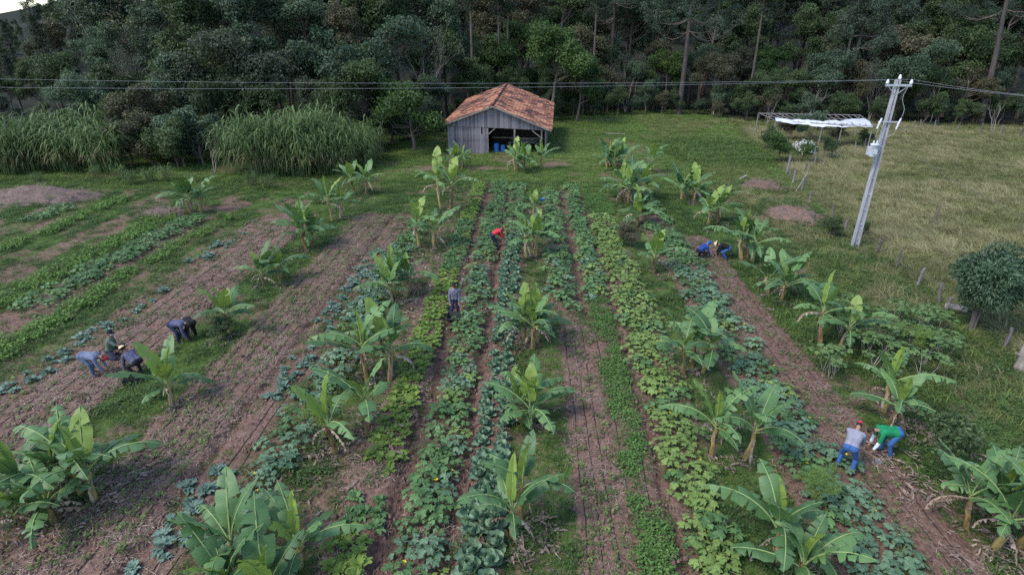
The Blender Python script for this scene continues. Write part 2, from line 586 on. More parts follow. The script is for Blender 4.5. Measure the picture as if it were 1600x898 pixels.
# ------------------------------------------------------------------ scatter (for what nobody could count)
def scatter(name, protos, P, rot, scl, idx, tint, label, cat, parent=None):
    n = len(P)
    me = bpy.data.meshes.new(name)
    me.vertices.add(n)
    me.vertices.foreach_set("co", np.asarray(P, np.float32).ravel())
    a = me.attributes.new("rot", 'FLOAT_VECTOR', 'POINT'); a.data.foreach_set("vector", np.asarray(rot, np.float32).ravel())
    s = np.asarray(scl, np.float32)
    if s.ndim == 1:
        s = np.repeat(s[:, None], 3, 1)
    a = me.attributes.new("scl", 'FLOAT_VECTOR', 'POINT'); a.data.foreach_set("vector", s.ravel())
    a = me.attributes.new("idx", 'INT', 'POINT'); a.data.foreach_set("value", np.asarray(idx, np.int32))
    a = me.attributes.new("itint", 'FLOAT', 'POINT'); a.data.foreach_set("value", np.asarray(tint, np.float32))
    c = bpy.data.collections.new(name + "_pieces")
    for k, pm in enumerate(protos):
        c.objects.link(bpy.data.objects.new("%s_piece_%02d" % (name, k), pm))
    ng = bpy.data.node_groups.new(name + "_scatter", 'GeometryNodeTree')
    ng.interface.new_socket("Geometry", in_out='INPUT', socket_type='NodeSocketGeometry')
    ng.interface.new_socket("Geometry", in_out='OUTPUT', socket_type='NodeSocketGeometry')
    gi = ng.nodes.new("NodeGroupInput"); go = ng.nodes.new("NodeGroupOutput")
    ip = ng.nodes.new("GeometryNodeInstanceOnPoints")
    ci = ng.nodes.new("GeometryNodeCollectionInfo")
    ci.inputs["Collection"].default_value = c
    ci.inputs["Separate Children"].default_value = True
    ci.inputs["Reset Children"].default_value = True
    ip.inputs["Pick Instance"].default_value = True

    def na(nm, ty):
        q = ng.nodes.new("GeometryNodeInputNamedAttribute")
        q.data_type = ty
        q.inputs["Name"].default_value = nm
        return next(o for o in q.outputs if o.enabled and o.name == "Attribute")
    L = ng.links
    L.new(gi.outputs[0], ip.inputs["Points"])
    L.new(ci.outputs[0], ip.inputs["Instance"])
    L.new(na("idx", 'INT'), ip.inputs["Instance Index"])
    e2r = ng.nodes.new("FunctionNodeEulerToRotation")
    L.new(na("rot", 'FLOAT_VECTOR'), e2r.inputs[0])
    L.new(e2r.outputs[0], ip.inputs["Rotation"])
    L.new(na("scl", 'FLOAT_VECTOR'), ip.inputs["Scale"])
    L.new(ip.outputs[0], go.inputs[0])
    o = obj(name, me, parent)
    md = o.modifiers.new("scatter", 'NODES')
    md.node_group = ng
    o["kind"] = "stuff"
    if parent is None:
        o["label"] = label
        o["category"] = cat
    return o


def rand_pts(x0, x1, y0, y1, dens, s=None):
    n = int((x1 - x0) * (y1 - y0) * dens)
    return RNG.uniform(x0, x1, n), RNG.uniform(y0, y1, n)


# ---- tuft pieces
def tuft_mesh(name, nb, h0, h1, w, spread, lean, mat, bend=.5, laid=0.0, seg=2):
    mb = MB()
    for k in range(nb):
        a = RNG.uniform(0, 2 * PI); r = spread * math.sqrt(RNG.uniform())
        b = np.array([r * math.cos(a), r * math.sin(a), -.02])
        L = RNG.uniform(h0, h1)
        az = RNG.uniform(0, 2 * PI) if not laid else RNG.normal(0, .7)
        el = R(90) - abs(RNG.normal(lean, .3))
        side = np.array([-math.sin(az), math.cos(az), 0])
        p = b.copy(); pts = [p.copy()]
        for q in range(seg):
            e = el - bend * (q + .5)
            p = p + L / seg * np.array([math.cos(az) * math.cos(e), math.sin(az) * math.cos(e), math.sin(e)])
            pts.append(p.copy())
        V = []
        for q, pt in enumerate(pts[:-1]):
            ww = w * (1 - .35 * q / seg)
            V += [pt - side * ww / 2, pt + side * ww / 2]
        V.append(pts[-1])
        t = RNG.uniform(0, 1)
        F4 = [(2 * q, 2 * q + 1, 2 * q + 3, 2 * q + 2) for q in range(seg - 1)]
        base = mb.n
        mb.add(V, F4, 0, t) if F4 else None
        k2 = 2 * (seg - 1)
        mb.add([V[k2], V[k2 + 1], V[-1]], [(0, 1, 2)], 0, t)
    return mb.mesh(name, [mat])


def weed_mesh(name, n, spread, h, L, mat):
    mb = MB()
    a = RNG.uniform(0, 2 * PI, n); r = spread * np.sqrt(RNG.uniform(0, 1, n))
    C = np.stack([r * np.cos(a), r * np.sin(a), RNG.uniform(.02, h, n)], 1)
    az = RNG.uniform(0, 2 * PI, n); el = RNG.uniform(-.4, .6, n)
    D = np.stack([np.cos(az) * np.cos(el), np.sin(az) * np.cos(el), np.sin(el)], 1)
    U = np.stack([-np.sin(az), np.cos(az), RNG.normal(0, .3, n)], 1)
    s = RNG.uniform(.6, 1.2, n) * L
    mb.cards(C, D, U, s, s * .6, 0, RNG.uniform(0, 1, n), .15)
    return mb.mesh(name, [mat])

# ================================================================== TREES
def unit(n):
    v = RNG.normal(size=(n, 3))
    return v / np.linalg.norm(v, axis=1, keepdims=True)


def leaf_frame(n, outward, up=.5, rnd=.8):
    """leaf normals biased outward and up; returns direction, side"""
    Nn = outward * .6 + np.array([0, 0, up]) + unit(n) * rnd
    Nn /= np.linalg.norm(Nn, axis=1, keepdims=True)
    D = np.cross(Nn, unit(n))
    D /= np.linalg.norm(D, axis=1, keepdims=True) + 1e-9
    D[:, 2] -= .25
    D /= np.linalg.norm(D, axis=1, keepdims=True)
    U = np.cross(Nn, D)
    U /= np.linalg.norm(U, axis=1, keepdims=True) + 1e-9
    return D, U


def clump(mb, c, r, n, L, W, flat=.75, tint=.5, under=.35, m=0, up=.5):
    v = unit(n)
    v = v[(v[:, 2] > -.2) | (RNG.uniform(size=n) < under)]
    k = len(v)
    rad = RNG.uniform(.25, 1.0, k) ** .5 * np.where(RNG.uniform(size=k) < .14, RNG.uniform(1.1, 1.5, k), 1.0)
    lump = .75 + .5 * vnoise(v[:, 0] * 2.2 + c[0] * 3, v[:, 1] * 2.2 + v[:, 2] * 1.7 + c[1], 5)
    P = np.asarray(c) + v * (rad * lump * r)[:, None] * np.array([1, 1, flat])
    D, U = leaf_frame(k, v, up)
    s = RNG.uniform(.7, 1.3, k)
    t = np.clip(tint + RNG.normal(0, .17, k), 0, 1)
    mb.cards(P, D, U, L * s, W * s, m, t, .12)


def branchy(mb, p, d, L, r, depth, gnarl=.25, kids=3, spread=.6, n=5, ends=None, m=0, keep=.62, up=.1):
    pts = [np.array(p, float)]
    d = np.array(d, float) / np.linalg.norm(d)
    k = 4
    for i in range(k):
        d = d + RNG.normal(0, gnarl / 2, 3) + np.array([0, 0, up / k])
        d /= np.linalg.norm(d)
        pts.append(pts[-1] + d * L / k)
    rr = np.linspace(r, r * (.55 if depth else .25), k + 1)
    mb.tube(pts, rr, n if r > .05 else 3, m, RNG.uniform(), cap=False)
    if depth == 0:
        if ends is not None:
            ends.append((pts[-1], d))
        return
    for j in range(kids):
        q = pts[-1] if j < kids - 1 or depth < 2 else pts[2]
        v = RNG.normal(size=3)
        v -= d * v.dot(d)
        v /= np.linalg.norm(v)
        nd = d * math.cos(spread) + v * math.sin(spread) * RNG.uniform(.7, 1.2)
        branchy(mb, q, nd, L * keep * RNG.uniform(.8, 1.2), rr[-1] * .8, depth - 1, gnarl, kids, spread, n, ends, m, keep, up)


FOL = {
    'deep': foliage("foliage_deep_green", (.012, .027, .011), (.100, .148, .055), inst=False),
    'blue': foliage("foliage_blue_green", (.020, .042, .026), (.120, .175, .098)),
    'olive': foliage("foliage_olive_brown", (.030, .032, .018), (.165, .152, .085)),
    'fresh': foliage("foliage_fresh_green", (.020, .048, .012), (.110, .180, .045)),
    'pine': foliage("foliage_pine_needles", (.008, .017, .009), (.038, .056, .024), trans=.1),
    'arau': foliage("foliage_araucaria", (.016, .032, .022), (.090, .125, .080), trans=.1),
    'grey': foliage("foliage_grey_green", (.040, .050, .032), (.13, .145, .095)),
    'round': foliage("foliage_round_tree", (.012, .034, .016), (.062, .115, .052), rough=.45, trans=.12, spec=.5),
}


def broad_tree(seed, h, cr, nclump, per, leafL, base=.35, flat=.8, trunk_r=.16):
    """-> trunk mesh, crown mesh.  crown: many leaf clumps on limb ends"""
    global RNG
    keep = RNG
    RNG = np.random.default_rng(seed)
    tb = MB(); cb = MB()
    lean = RNG.normal(0, .05, 2)
    top = np.array([lean[0] * h, lean[1] * h, h * .72])
    pts = [np.array([0, 0, -.3])]
    for i in range(1, 6):
        f = i / 5
        pts.append(np.array([top[0] * f + RNG.normal(0, .07), top[1] * f + RNG.normal(0, .07), top[2] * f]))
    tb.tube(pts, np.linspace(trunk_r * 1.25, trunk_r * .45, 6), 7)
    zc = h * (base + 1) / 2
    rz = h * (1 - base) / 2
    nlobe = int(RNG.integers(5, 9))
    lobes = []
    for j in range(nlobe):
        v = unit(1)[0]
        if v[2] < -.5:
            v[2] *= -.6
        f = RNG.uniform(.35, .85)
        lobes.append((np.array([top[0] + v[0] * cr * f * 1.05, top[1] + v[1] * cr * f * 1.05, zc + v[2] * rz * f]), RNG.uniform(.30, .58), RNG.uniform(-.18, .18)))
    lobes[0] = (np.array([top[0] + RNG.normal(0, .25) * cr, top[1] + RNG.normal(0, .25) * cr, zc + rz * .68]), .42, .12)
    for k in range(nclump):
        lc_, lr_, lt_ = lobes[k % nlobe]
        v = unit(1)[0]
        q = RNG.uniform(.3, 1.0)
        c = lc_ + v * np.array([cr, cr, rz * .8]) * lr_ * q
        c[2] = max(c[2], h * base * .7 + .2)
        rc = cr * RNG.uniform(.15, .34)
        clump(cb, c, rc, int(per * (rc / (cr * .26)) ** 2), leafL, leafL * .5, flat, np.clip(RNG.uniform(.15, .75) + lt_, .05, .95))
        if k % 2 == 0:
            f = min(.98, max(.3, (c[2] - rz * .5) / (h * .72)))
            a = np.array([np.interp(f, np.linspace(0, 1, 6), [p[i] for p in pts]) for i in range(3)])
            mid = (a + c) / 2 + np.array([0, 0, -.2]) + RNG.normal(0, .15, 3)
            tb.tube([a, mid, c], [trunk_r * .38, trunk_r * .25, trunk_r * .1], 4, 0, .5, False)
    tm = tb.mesh("trunk", [M['bark']], True)
    cm = cb.mesh("crown", [FOL['deep']])
    RNG = keep
    return tm, cm


def pine_tree(seed, h, r, st=.34):
    global RNG
    keep = RNG
    RNG = np.random.default_rng(seed)
    tb = MB(); cb = MB()
    tb.tube([(0, 0, -.3), (.05, 0, h * .3), (0, .06, h * .65), (.03, .02, h)], [.24, .19, .13, .04], 7)
    z = h * st
    while z < h * .99:
        f = (z - h * st) / (h * (1 - st))
        rr = r * (1 - f) ** .7 * RNG.uniform(.75, 1.1) + .3
        for k in range(RNG.integers(4, 7)):
            a = RNG.uniform(0, 2 * PI)
            L = rr * RNG.uniform(.6, 1.1)
            e = np.array([math.cos(a) * L, math.sin(a) * L, z + RNG.uniform(-.4, .5)])
            tb.tube([(0, 0, z - .3), (e[0] * .5, e[1] * .5, z + .1), e], [.05, .035, .012], 3, 0, .5, False)
            for q in (.55, .8, 1.0):
                c = np.array([e[0] * q, e[1] * q, z - .1 + (e[2] - z) * q])
                clump(cb, c, RNG.uniform(.55, .9), 34, .5, .07, .6, RNG.uniform(.15, .85), .6, up=.9)
        z += RNG.uniform(.7, 1.1)
    res = tb.mesh("trunk", [M['bark_dark']], True), cb.mesh("crown", [FOL['pine']])
    RNG = keep
    return res


def araucaria(seed, h, first, blen, nwh):
    """Parana pine: bare mast, whorls of sweeping bare limbs that end in dense tufts"""
    global RNG
    keep = RNG
    RNG = np.random.default_rng(seed)
    tb = MB(); lb = MB(); cb = MB()
    zz = np.linspace(0, h, 9)
    tb.tube([(RNG.normal(0, .04), RNG.normal(0, .04), z - (.3 if z == 0 else 0)) for z in zz], np.linspace(.42, .12, 9), 9)
    for w in range(nwh):
        f = w / max(1, nwh - 1)
        z = first + (h - first) * f
        L0 = blen * (1 - .55 * f ** 1.5)
        for k in range(RNG.integers(6, 9)):
            a = RNG.uniform(0, 2 * PI)
            L = L0 * RNG.uniform(.7, 1.1)
            drop = L * RNG.uniform(.05, .22) * (1 - f)
            pts = []
            for q in np.linspace(0, 1, 6):
                zz_ = z - drop * math.sin(PI * min(1, q * 1.1)) + L * .20 * q ** 3
                aa = a + .12 * math.sin(3 * q + k)
                pts.append((math.cos(aa) * L * q, math.sin(aa) * L * q, zz_))
            lb.tube(pts, np.linspace(.075, .025, 6), 4, 0, RNG.uniform(), False)
            for q in (.62, .78, .9, 1.0):
                i = q * 5
                j = min(4, int(i))
                p = np.array(pts[j]) * (1 - (i - j)) + np.array(pts[j + 1]) * (i - j)
                for s in range(2 if q > .7 else 1):
                    o = RNG.normal(0, .32, 3)
                    clump(cb, p + o + np.array([0, 0, .15]), RNG.uniform(.45, .75), 90, .26, .08, .9, RNG.uniform(.2, .8), 1.0, up=.7)
    res = tb.mesh("trunk", [M['bark_dark']], True), lb.mesh("limbs", [M['bark']], True), cb.mesh("crown", [FOL['arau']])
    RNG = keep
    return res


def bare_tree(seed, h, kids=3, depth=4, leaf=120, r=.11, stems=3, leafmat='grey'):
    global RNG
    keep = RNG
    RNG = np.random.default_rng(seed)
    tb = MB(); cb = MB(); ends = []
    for s in range(stems):
        a = RNG.uniform(0, 2 * PI)
        branchy(tb, (0.12 * math.cos(a), .12 * math.sin(a), -.2), (math.cos(a) * .25, math.sin(a) * .25, 1), h * .42, r, depth, .22, kids, .42, 5, ends, 0, .62, .25)
    for p, d in ends:
        if RNG.uniform() < .8:
            clump(cb, p, .55, leaf // 10, .22, .11, .8, RNG.uniform(.2, .8), .8)
    res = tb.mesh("trunk", [M['twig_grey']], True), cb.mesh("crown", [FOL[leafmat]])
    RNG = keep
    return res


BROAD = [broad_tree(100 + k, 9.0, 3.3 + .3 * (k % 3), 54, 420, .25, .22 + .06 * (k % 3)) for k in range(6)]
BUSH = [broad_tree(200 + k, 4.2, 2.1, 40, 330, .17, .02, .85, .09) for k in range(4)]
PINE_BARE = [pine_tree(310 + k, 25.0, 2.6, .62) for k in range(2)]
PINE = [pine_tree(300 + k, 21.0, 2.9) for k in range(3)]
TALL = [broad_tree(400 + k, 17.0, 3.9, 62, 330, .29, .36, .75, .24) for k in range(3)]


def set_mat(o, m):
    o.material_slots[0].link = 'OBJECT'
    o.material_slots[0].material = m


def plant_tree(name, label, cat, meshes, x, y, s, fol=None, group=None, rz=None, sz=None, bark=None, z=None):
    t = thing(name, label, cat, (x, y, (gz(x, y) if z is None else z) - .05), random.uniform(0, 6.28) if rz is None else rz, 1.0, group)
    t.scale = (s, s, s * (sz or 1.0))
    names = ("trunk", "crown") if len(meshes) == 2 else ("trunk", "limb", "crown")
    for nme, me in zip(names, meshes):
        o = obj(nme, me, t)
        if nme == "crown" and fol:
            set_mat(o, FOL[fol])
        if nme == "trunk" and bark:
            set_mat(o, M[bark])
    return t


def top_scale(px_top, py_top, y, href):
    """scale so that a tree of mesh height href standing at depth y reaches the photo height"""
    x, yy, f = _ray(px_top, py_top)
    t = y / yy
    return x * t, (CAMH + f * t) / href


# ---- the trees that can be told apart
def named_tree(name, label, cat, meshes, href, px, py_top, y, fol, wide=1.0, group=None, bark=None):
    x, s = top_scale(px, py_top, y, href)
    t = plant_tree(name, label, cat, meshes, x, y, 1, fol, group, bark=bark)
    t.scale = (s * wide, s * wide, s)
    return t


named_tree("broadleaf_tree", "bright green leafy tree standing right behind the barn roof", "tree", BROAD[1], 9, 862, 42, 82, 'fresh', .95)
named_tree("broadleaf_tree", "smaller green tree at the right shoulder of the bright tree behind the barn", "tree", BROAD[3], 9, 905, 80, 84, 'fresh', 1.0)
named_tree("round_bush", "tall rounded dark green bush on the grass left of the barn", "bush", BUSH[0], 4.2, 640, 127, 61.5, 'fresh', 1.12)
named_tree("round_bush", "lower leafy bush tucked between the tall grass and the rounded bush", "bush", BUSH[1], 4.2, 592, 158, 62, 'blue', .8)
named_tree("broadleaf_tree", "wide umbrella-topped light green tree behind the tall grass stands", "tree", BROAD[0], 9, 262, 80, 63, 'blue', 1.0)
named_tree("broadleaf_tree", "yellow-green rounded tree top beside the umbrella-topped tree", "tree", BROAD[2], 9, 345, 86, 66, 'fresh', .75)
named_tree("broadleaf_tree", "blue-green low-crowned tree behind the left tall grass stand", "tree", BROAD[4], 9, 112, 114, 62, 'blue', 1.05)
named_tree("broadleaf_tree", "grey-green flat-topped tree at the forest edge behind the utility pole", "tree", BROAD[5], 9, 1428, 66, 86, 'blue', .95)
named_tree("broadleaf_tree", "pale grey-green tall tree with drooping leaves left of the leafless tree", "tree", BROAD[4], 9, 430, 20, 74, 'grey', .6)
named_tree("broadleaf_tree", "olive brushy tree between the two tall grass stands", "tree", BUSH[2], 4.2, 230, 128, 57, 'olive', .95)
named_tree("round_bush", "dark glossy-leaved bush in the gap between the tall grass stands", "bush", BUSH[3], 4.2, 262, 196, 52, 'blue', 1.0)
named_tree("round_bush", "dark leafy bush growing inside the left tall grass stand", "bush", BUSH[1], 4.2, 62, 192, 50.5, 'blue', .8)
BT = bare_tree(501, 12, 3, 4, 110, .10, 4)
named_tree("bare_tree", "thin grey many-branched tree, nearly leafless, behind and left of the barn", "tree", BT, 12.5, 655, 22, 76, 'grey', .8)
BT2 = bare_tree(502, 12, 3, 4, 40, .16, 1)
named_tree("bare_tree", "pale-trunked leaning tall tree above the umbrella-topped tree", "tree", BT2, 12, 325, -40, 72, 'olive', .9, bark='bark_pale')
named_tree("bare_tree", "thin leafless tree standing dark against the woods left of centre", "tree", BT2, 12, 368, 2, 74, 'olive', .8)
named_tree("bare_tree", "spreading brown-twigged tree at the upper left of the woods", "tree", BT, 12.5, 150, -30, 78, 'olive', 1.3)
BT3 = bare_tree(503, 6, 3, 3, 20, .09, 2)
named_tree("bare_tree", "small pale forked bare tree behind the trellis", "tree", BT3, 6, 1275, 130, 84, 'olive', 1.2, bark='bark_pale')
named_tree("bare_tree", "small pale dead tree leaning at the right edge of the woods", "tree", BT3, 6, 1572, 150, 76, 'olive', .9, bark='bark_pale')
named_tree("bare_tree", "small bare shrub with pale twigs beside the right tall grass stand", "shrub", BT3, 6, 318, 196, 50.0, 'olive', .75, bark='bark_pale')
named_tree("bare_tree", "pale forked sapling left of the trellis", "tree", BT3, 6, 1205, 148, 83, 'olive', .9, bark='bark_pale')

for px, y_, lab in ((736, 84, "bare-stemmed pine just left above the barn ridge"), (779, 88, "bare-stemmed pine directly above the barn ridge"), (793, 90, "second bare-stemmed pine close right of the one above the barn ridge"), (930, 95, "bare-stemmed pine right of the bright green tree"),
                    (560, 80, "bare-stemmed pine left of the thin grey leafless tree"), (1185, 92, "bare-stemmed pine above the trellis' left end"), (1330, 92, "bare-stemmed pine just left of the utility pole top"), (470, 76, "bare-stemmed pine behind the right elephant grass stand")):
    x_, s_ = top_scale(px, 60, y_, 25)
    plant_tree("pine_tree", lab, "tree", PINE_BARE[int(px) % 2], x_, y_, .95, bark='bark')
for px, py, s, fol, lab in ((205, 262, 1.15, 'deep', "dark leafy bush at the right end of the left elephant grass stand"), (240, 258, 1.3, 'olive', "olive bush in the gap between the elephant grass stands"), (290, 262, 1.25, 'deep', "deep green bush at the left end of the right elephant grass stand"),
                            (318, 258, 1.5, 'blue', "tall blue-green bush behind the bare shrub at the right elephant grass"), (590, 236, 1.0, 'fresh', "fresh green bush at the right end of the right elephant grass stand"), (612, 226, 1.2, 'deep', "deep green bush between the elephant grass and the rounded bush"), (675, 205, 1.2, 'deep', "dark bush close to the barn's left wall")):
    x_, y_ = at(px, py)
    plant_tree("hedge_bush", lab, "bush", BUSH[int(px) % 4], x_, y_, s, fol, z=gz(x_, y_) - .55 * s)
for px, y_, pt, lab in ((60, 72, 70, "pale leafless tree above the left elephant grass stand"), (205, 70, 50, "thin pale-limbed tree left of the umbrella-topped tree"), (455, 72, 40, "slim pale bare tree above the right elephant grass stand"), (520, 76, 60, "twiggy pale tree left of the thin grey leafless tree"),
                        (700, 84, 60, "pale slim bare tree just above the barn's left slope"), (985, 95, 70, "pale twiggy tree between the bright tree and the tall araucaria"), (1130, 92, 80, "grey bare-limbed tree right of the tall araucaria"), (1385, 88, 80, "slim grey bare tree close to the utility pole top"), (1480, 84, 95, "pale leaning bare tree under the leaning araucaria")):
    named_tree("bare_tree", lab, "tree", BT if int(px) % 2 else BT2, 12.2, px, pt, y_, 'grey', .7, bark='bark_pale')
AR1 = araucaria(601, 24, 11.8, 7.4, 8)
AR2 = araucaria(602, 13.5, 6.0, 4.6, 6)
AR3 = araucaria(603, 24, 14.5, 7.0, 5)
x, y = at(1057, 178)
plant_tree("araucaria_tree", "tall dark araucaria with whorled grey limbs right of the barn", "tree", AR1, x, y - 1.5, 1.0, rz=.4)
t = plant_tree("araucaria_tree", "leaning araucaria trunk at the upper right of the woods", "tree", AR3, 62.5, 84, 1.0, rz=1.4)
t.rotation_euler = (R(-2), R(7), 1.4)
plant_tree("araucaria_tree", "mid-sized full-crowned araucaria above the trellis", "tree", AR2, 47.5, 92, 1.08, rz=2.0)
plant_tree("araucaria_tree", "younger araucaria with dense tufts left of the utility pole top", "tree", AR2, 55, 98, 1.15, rz=4.0)
plant_tree("araucaria_tree", "slim araucaria mast behind the bright green tree", "tree", AR3, 12.8, 102, .95, rz=3.0)
plant_tree("araucaria_tree", "araucaria with limbs reaching in from the right edge of the woods", "tree", AR1, 74, 88, .95, rz=5.0)

# ---- the mass of the woods, every trunk a thing
FG = [("deep green broadleaf tree crowded in the woods at the forest edge", 'deep'), ("blue-green broadleaf tree crowded in the woods at the forest edge", 'blue'),
      ("olive-brown broadleaf tree crowded in the woods at the forest edge", 'olive'), ("fresh green broadleaf tree crowded in the woods at the forest edge", 'fresh'), ("pale grey-green broadleaf tree crowded in the woods at the forest edge", 'grey')]
placed = []


def free(x, y, r):
    for a, b, c in placed:
        if (a - x) ** 2 + (b - y) ** 2 < (r + c) ** 2 * .25:
            return False
    placed.append((x, y, r))
    return True


def fill_row(d0, d1, step, kind, h0, h1, names):
    x = -105.0
    while x < 112:
        x += step * random.uniform(.7, 1.3)
        y = float(forest_edge(x)) + random.uniform(d0, d1)
        px, py, dd = project([[x, y, 5]])
        if px[0] < -120 or px[0] > 1720:
            continue
        if abs(x + 4) < 8 and y < 80:
            continue
        low = .45 if px[0] < 70 else .62 if px[0] < 130 else (.85 if px[0] < 300 else 1.0)
        if 1315 < px[0] < 1365:
            low = .9
        h = random.uniform(h0, h1) * low
        if kind == 'bush':
            k = random.choices([0, 1, 2], [5, 4, 2])[0]
            plant_tree("forest_bush", "%s bush filling the forest edge under the trees" % ("deep green", "blue-green", "olive-brown")[k], "bush",
                       random.choice(BUSH), x, y, h / 4.2, FG[k][1], "bushes along the forest edge", sz=random.uniform(.85, 1.1))
        elif kind == 'broad':
            k = random.choices([0, 1, 2, 3, 4], [4, 3, 3, 2, 1.6])[0]
            plant_tree("forest_tree", FG[k][0], "tree", random.choice(BROAD), x, y, h / 9, FG[k][1], "broadleaf trees of the woods")
        elif kind == 'tall':
            k = random.choices([0, 1, 2], [5, 2, 3])[0]
            plant_tree("tall_forest_tree", "tall %s tree rising at the back of the woods" % ("deep green", "blue-green", "olive-brown")[k], "tree", random.choice(TALL), x, y, h / 17, FG[k][1], "tall trees at the back of the woods")
        else:
            plant_tree("pine_tree", "dark straight-trunked pine in the plantation behind the woods", "tree", random.choice(PINE), x, y, h / 21, None, "pines of the plantation")


fill_row(0, 3, 3.0, 'bush', 2.4, 4.6, None)
fill_row(4, 7, 4.0, 'bush', 3.0, 5.0, None)
fill_row(4, 8, 5.0, 'broad', 6.5, 9.5, None)
fill_row(9, 15, 5.5, 'broad', 9.5, 13, None)
fill_row(16, 21, 5.6, 'tall', 15, 20, None)
fill_row(22, 26, 5.0, 'pine', 20, 25, None)
fill_row(28, 34, 6.0, 'tall', 19, 24, None)
fill_row(36, 46, 6.5, 'pine', 23, 28, None)
# far-off wood on the rising ground: one mass
xs, ys = [], []
for k in range(420):
    x = RNG.uniform(-190, 190); y = float(forest_edge(x)) + RNG.uniform(50, 160)
    xs.append(x); ys.append(y)
xs = np.array(xs); ys = np.array(ys)
hz = ground_fields(xs, ys)[3]
P = np.stack([xs, ys, hz], 1)
px, py, dd = project(P)
k = (px > -250) & (px < 1850)
lowl = np.where(px < 75, .25, np.where(px < 140, .55, 1.0))[k]
P = P[k]; n = len(P)
scatter("far_forest", [TALL[0][1], TALL[1][1], PINE[0][1]], P, np.stack([np.zeros(n), np.zeros(n), RNG.uniform(0, 6, n)], 1), RNG.uniform(.9, 1.3, n) * lowl,
        RNG.integers(0, 3, n), RNG.uniform(0, 1, n), "far wood of dark tree tops on the rising ground behind", "forest")

# ---- the single round tree in the pasture
keepR = RNG
RNG = np.random.default_rng(77)
tb = MB(); cb = MB()
tb.tube([(0, 0, -.2), (.05, 0, .5), (.0, .05, 1.2)], [.13, .10, .09], 8)
tb.tube([(.16, -.05, -.2), (.2, .02, .5), (.35, .05, 1.3)], [.10, .08, .06], 7)
for k in range(84):
    v = unit(1)[0]
    q = RNG.uniform(.5, 1) * (1 + .12 * math.sin(k * 1.7))
    c = np.array([v[0] * 1.5 * q + .2, v[1] * 1.5 * q, 2.62 + v[2] * 1.42 * q])
    n = 300
    vv = unit(n)
    Pn = c + vv * (RNG.uniform(.2, 1, n) ** .5 * .48)[:, None]
    out = (Pn - np.array([.2, 0, 2.5])); out /= np.linalg.norm(out, axis=1, keepdims=True)
    D = out * .7 + unit(n) * .6 + np.array([0, 0, -.25]); D /= np.linalg.norm(D, axis=1, keepdims=True)
    U = np.cross(D, out + unit(n) * .3); U /= np.linalg.norm(U, axis=1, keepdims=True) + 1e-9
    s = RNG.uniform(.7, 1.2, n)
    cb.cards(Pn, D, U, .17 * s, .060 * s, 0, np.clip(RNG.uniform(.2, .8) + RNG.normal(0, .18, n), 0, 1), .15)
    if k % 4 == 0:
        tb.tube([(.1, .02, 1.1), tuple((np.array([.1, 0, 1.3]) + c) / 2), tuple(c)], [.05, .035, .015], 4, 0, .5, False)
RNG = keepR
x, y = at(1517, 515)
t = thing("round_tree", "single dense dark round-crowned tree standing in the pasture by the fence", "tree", (x - .1, y, gz(x, y)), 0, .89)
obj("trunk", tb.mesh("trunk", [M['bark']], True), t)
obj("crown", cb.mesh("crown", [FOL['round']]), t)

# ================================================================== tall grass stands (elephant grass)
M['napier'] = foliage("elephant_grass_blades", (.018, .042, .011), (.195, .275, .098), .6, .25, objrand=.25)


def napier(seed, H=3.5, ns=26, rad=.75):
    global RNG
    keep = RNG
    RNG = np.random.default_rng(seed)
    mb = MB()
    for s in range(ns):
        a = RNG.uniform(0, 2 * PI); r = rad * math.sqrt(RNG.uniform())
        b = np.array([math.cos(a) * r, math.sin(a) * r, -.1])
        h = H * RNG.uniform(.6, 1.0)
        lean = np.array([math.cos(a), math.sin(a), 0]) * RNG.uniform(.05, .3) + RNG.normal(0, .08, 3) * np.array([1, 1, 0])
        top = b + np.array([0, 0, h]) + lean * h
        mid = b + np.array([0, 0, h * .55]) + lean * h * .35
        mb.tube([b, mid, top], [.014, .012, .006], 3, 0, .75, False)
        for l in range(10):
            f = RNG.uniform(.25, 1.0)
            p = b * (1 - f) ** 2 + 2 * mid * f * (1 - f) + top * f * f
            az = RNG.uniform(0, 2 * PI)
            if RNG.uniform() < .55:
                az = a + RNG.normal(0, .9)
            L = RNG.uniform(1.0, 1.9); w = RNG.uniform(.045, .075)
            el = R(RNG.uniform(45, 78)); side = np.array([-math.sin(az), math.cos(az), 0])
            pts = [p]
            for q in range(4):
                e = el - R(44) * q * RNG.uniform(.8, 1.15)
                p = p + L / 4 * np.array([math.cos(az) * math.cos(e), math.sin(az) * math.cos(e), math.sin(e)])
                pts.append(p)
            V = []
            ws = [w * .6, w, w * .9, w * .55, .004]
            for pt, ww in zip(pts, ws):
                V += [pt - side * ww / 2, pt + side * ww / 2]
            dead = f < .45 and RNG.uniform() < .5
            tt = RNG.uniform(.2, .95)
            mb.add(V, [(2 * q, 2 * q + 1, 2 * q + 3, 2 * q + 2) for q in range(4)], 1 if dead else 0, tt)
    res = mb.mesh("tall_grass", [M['napier'], M['straw_leaf']])
    RNG = keep
    return res


M['straw_leaf'] = foliage("dry_grass_blades", (.12, .085, .045), (.34, .27, .16), .8, .2)
NAP = [napier(700 + k) for k in range(5)]


def nap_stand(pts, lab, grp, hs=1.0):
    for x, y, s in pts:
        tag(obj("tall_grass_clump", random.choice(NAP), None, (x, y, gz(x, y)), (0, 0, random.uniform(0, 6.28)), (s, s, s * hs * random.uniform(.9, 1.12))), lab, "tall grass", grp)


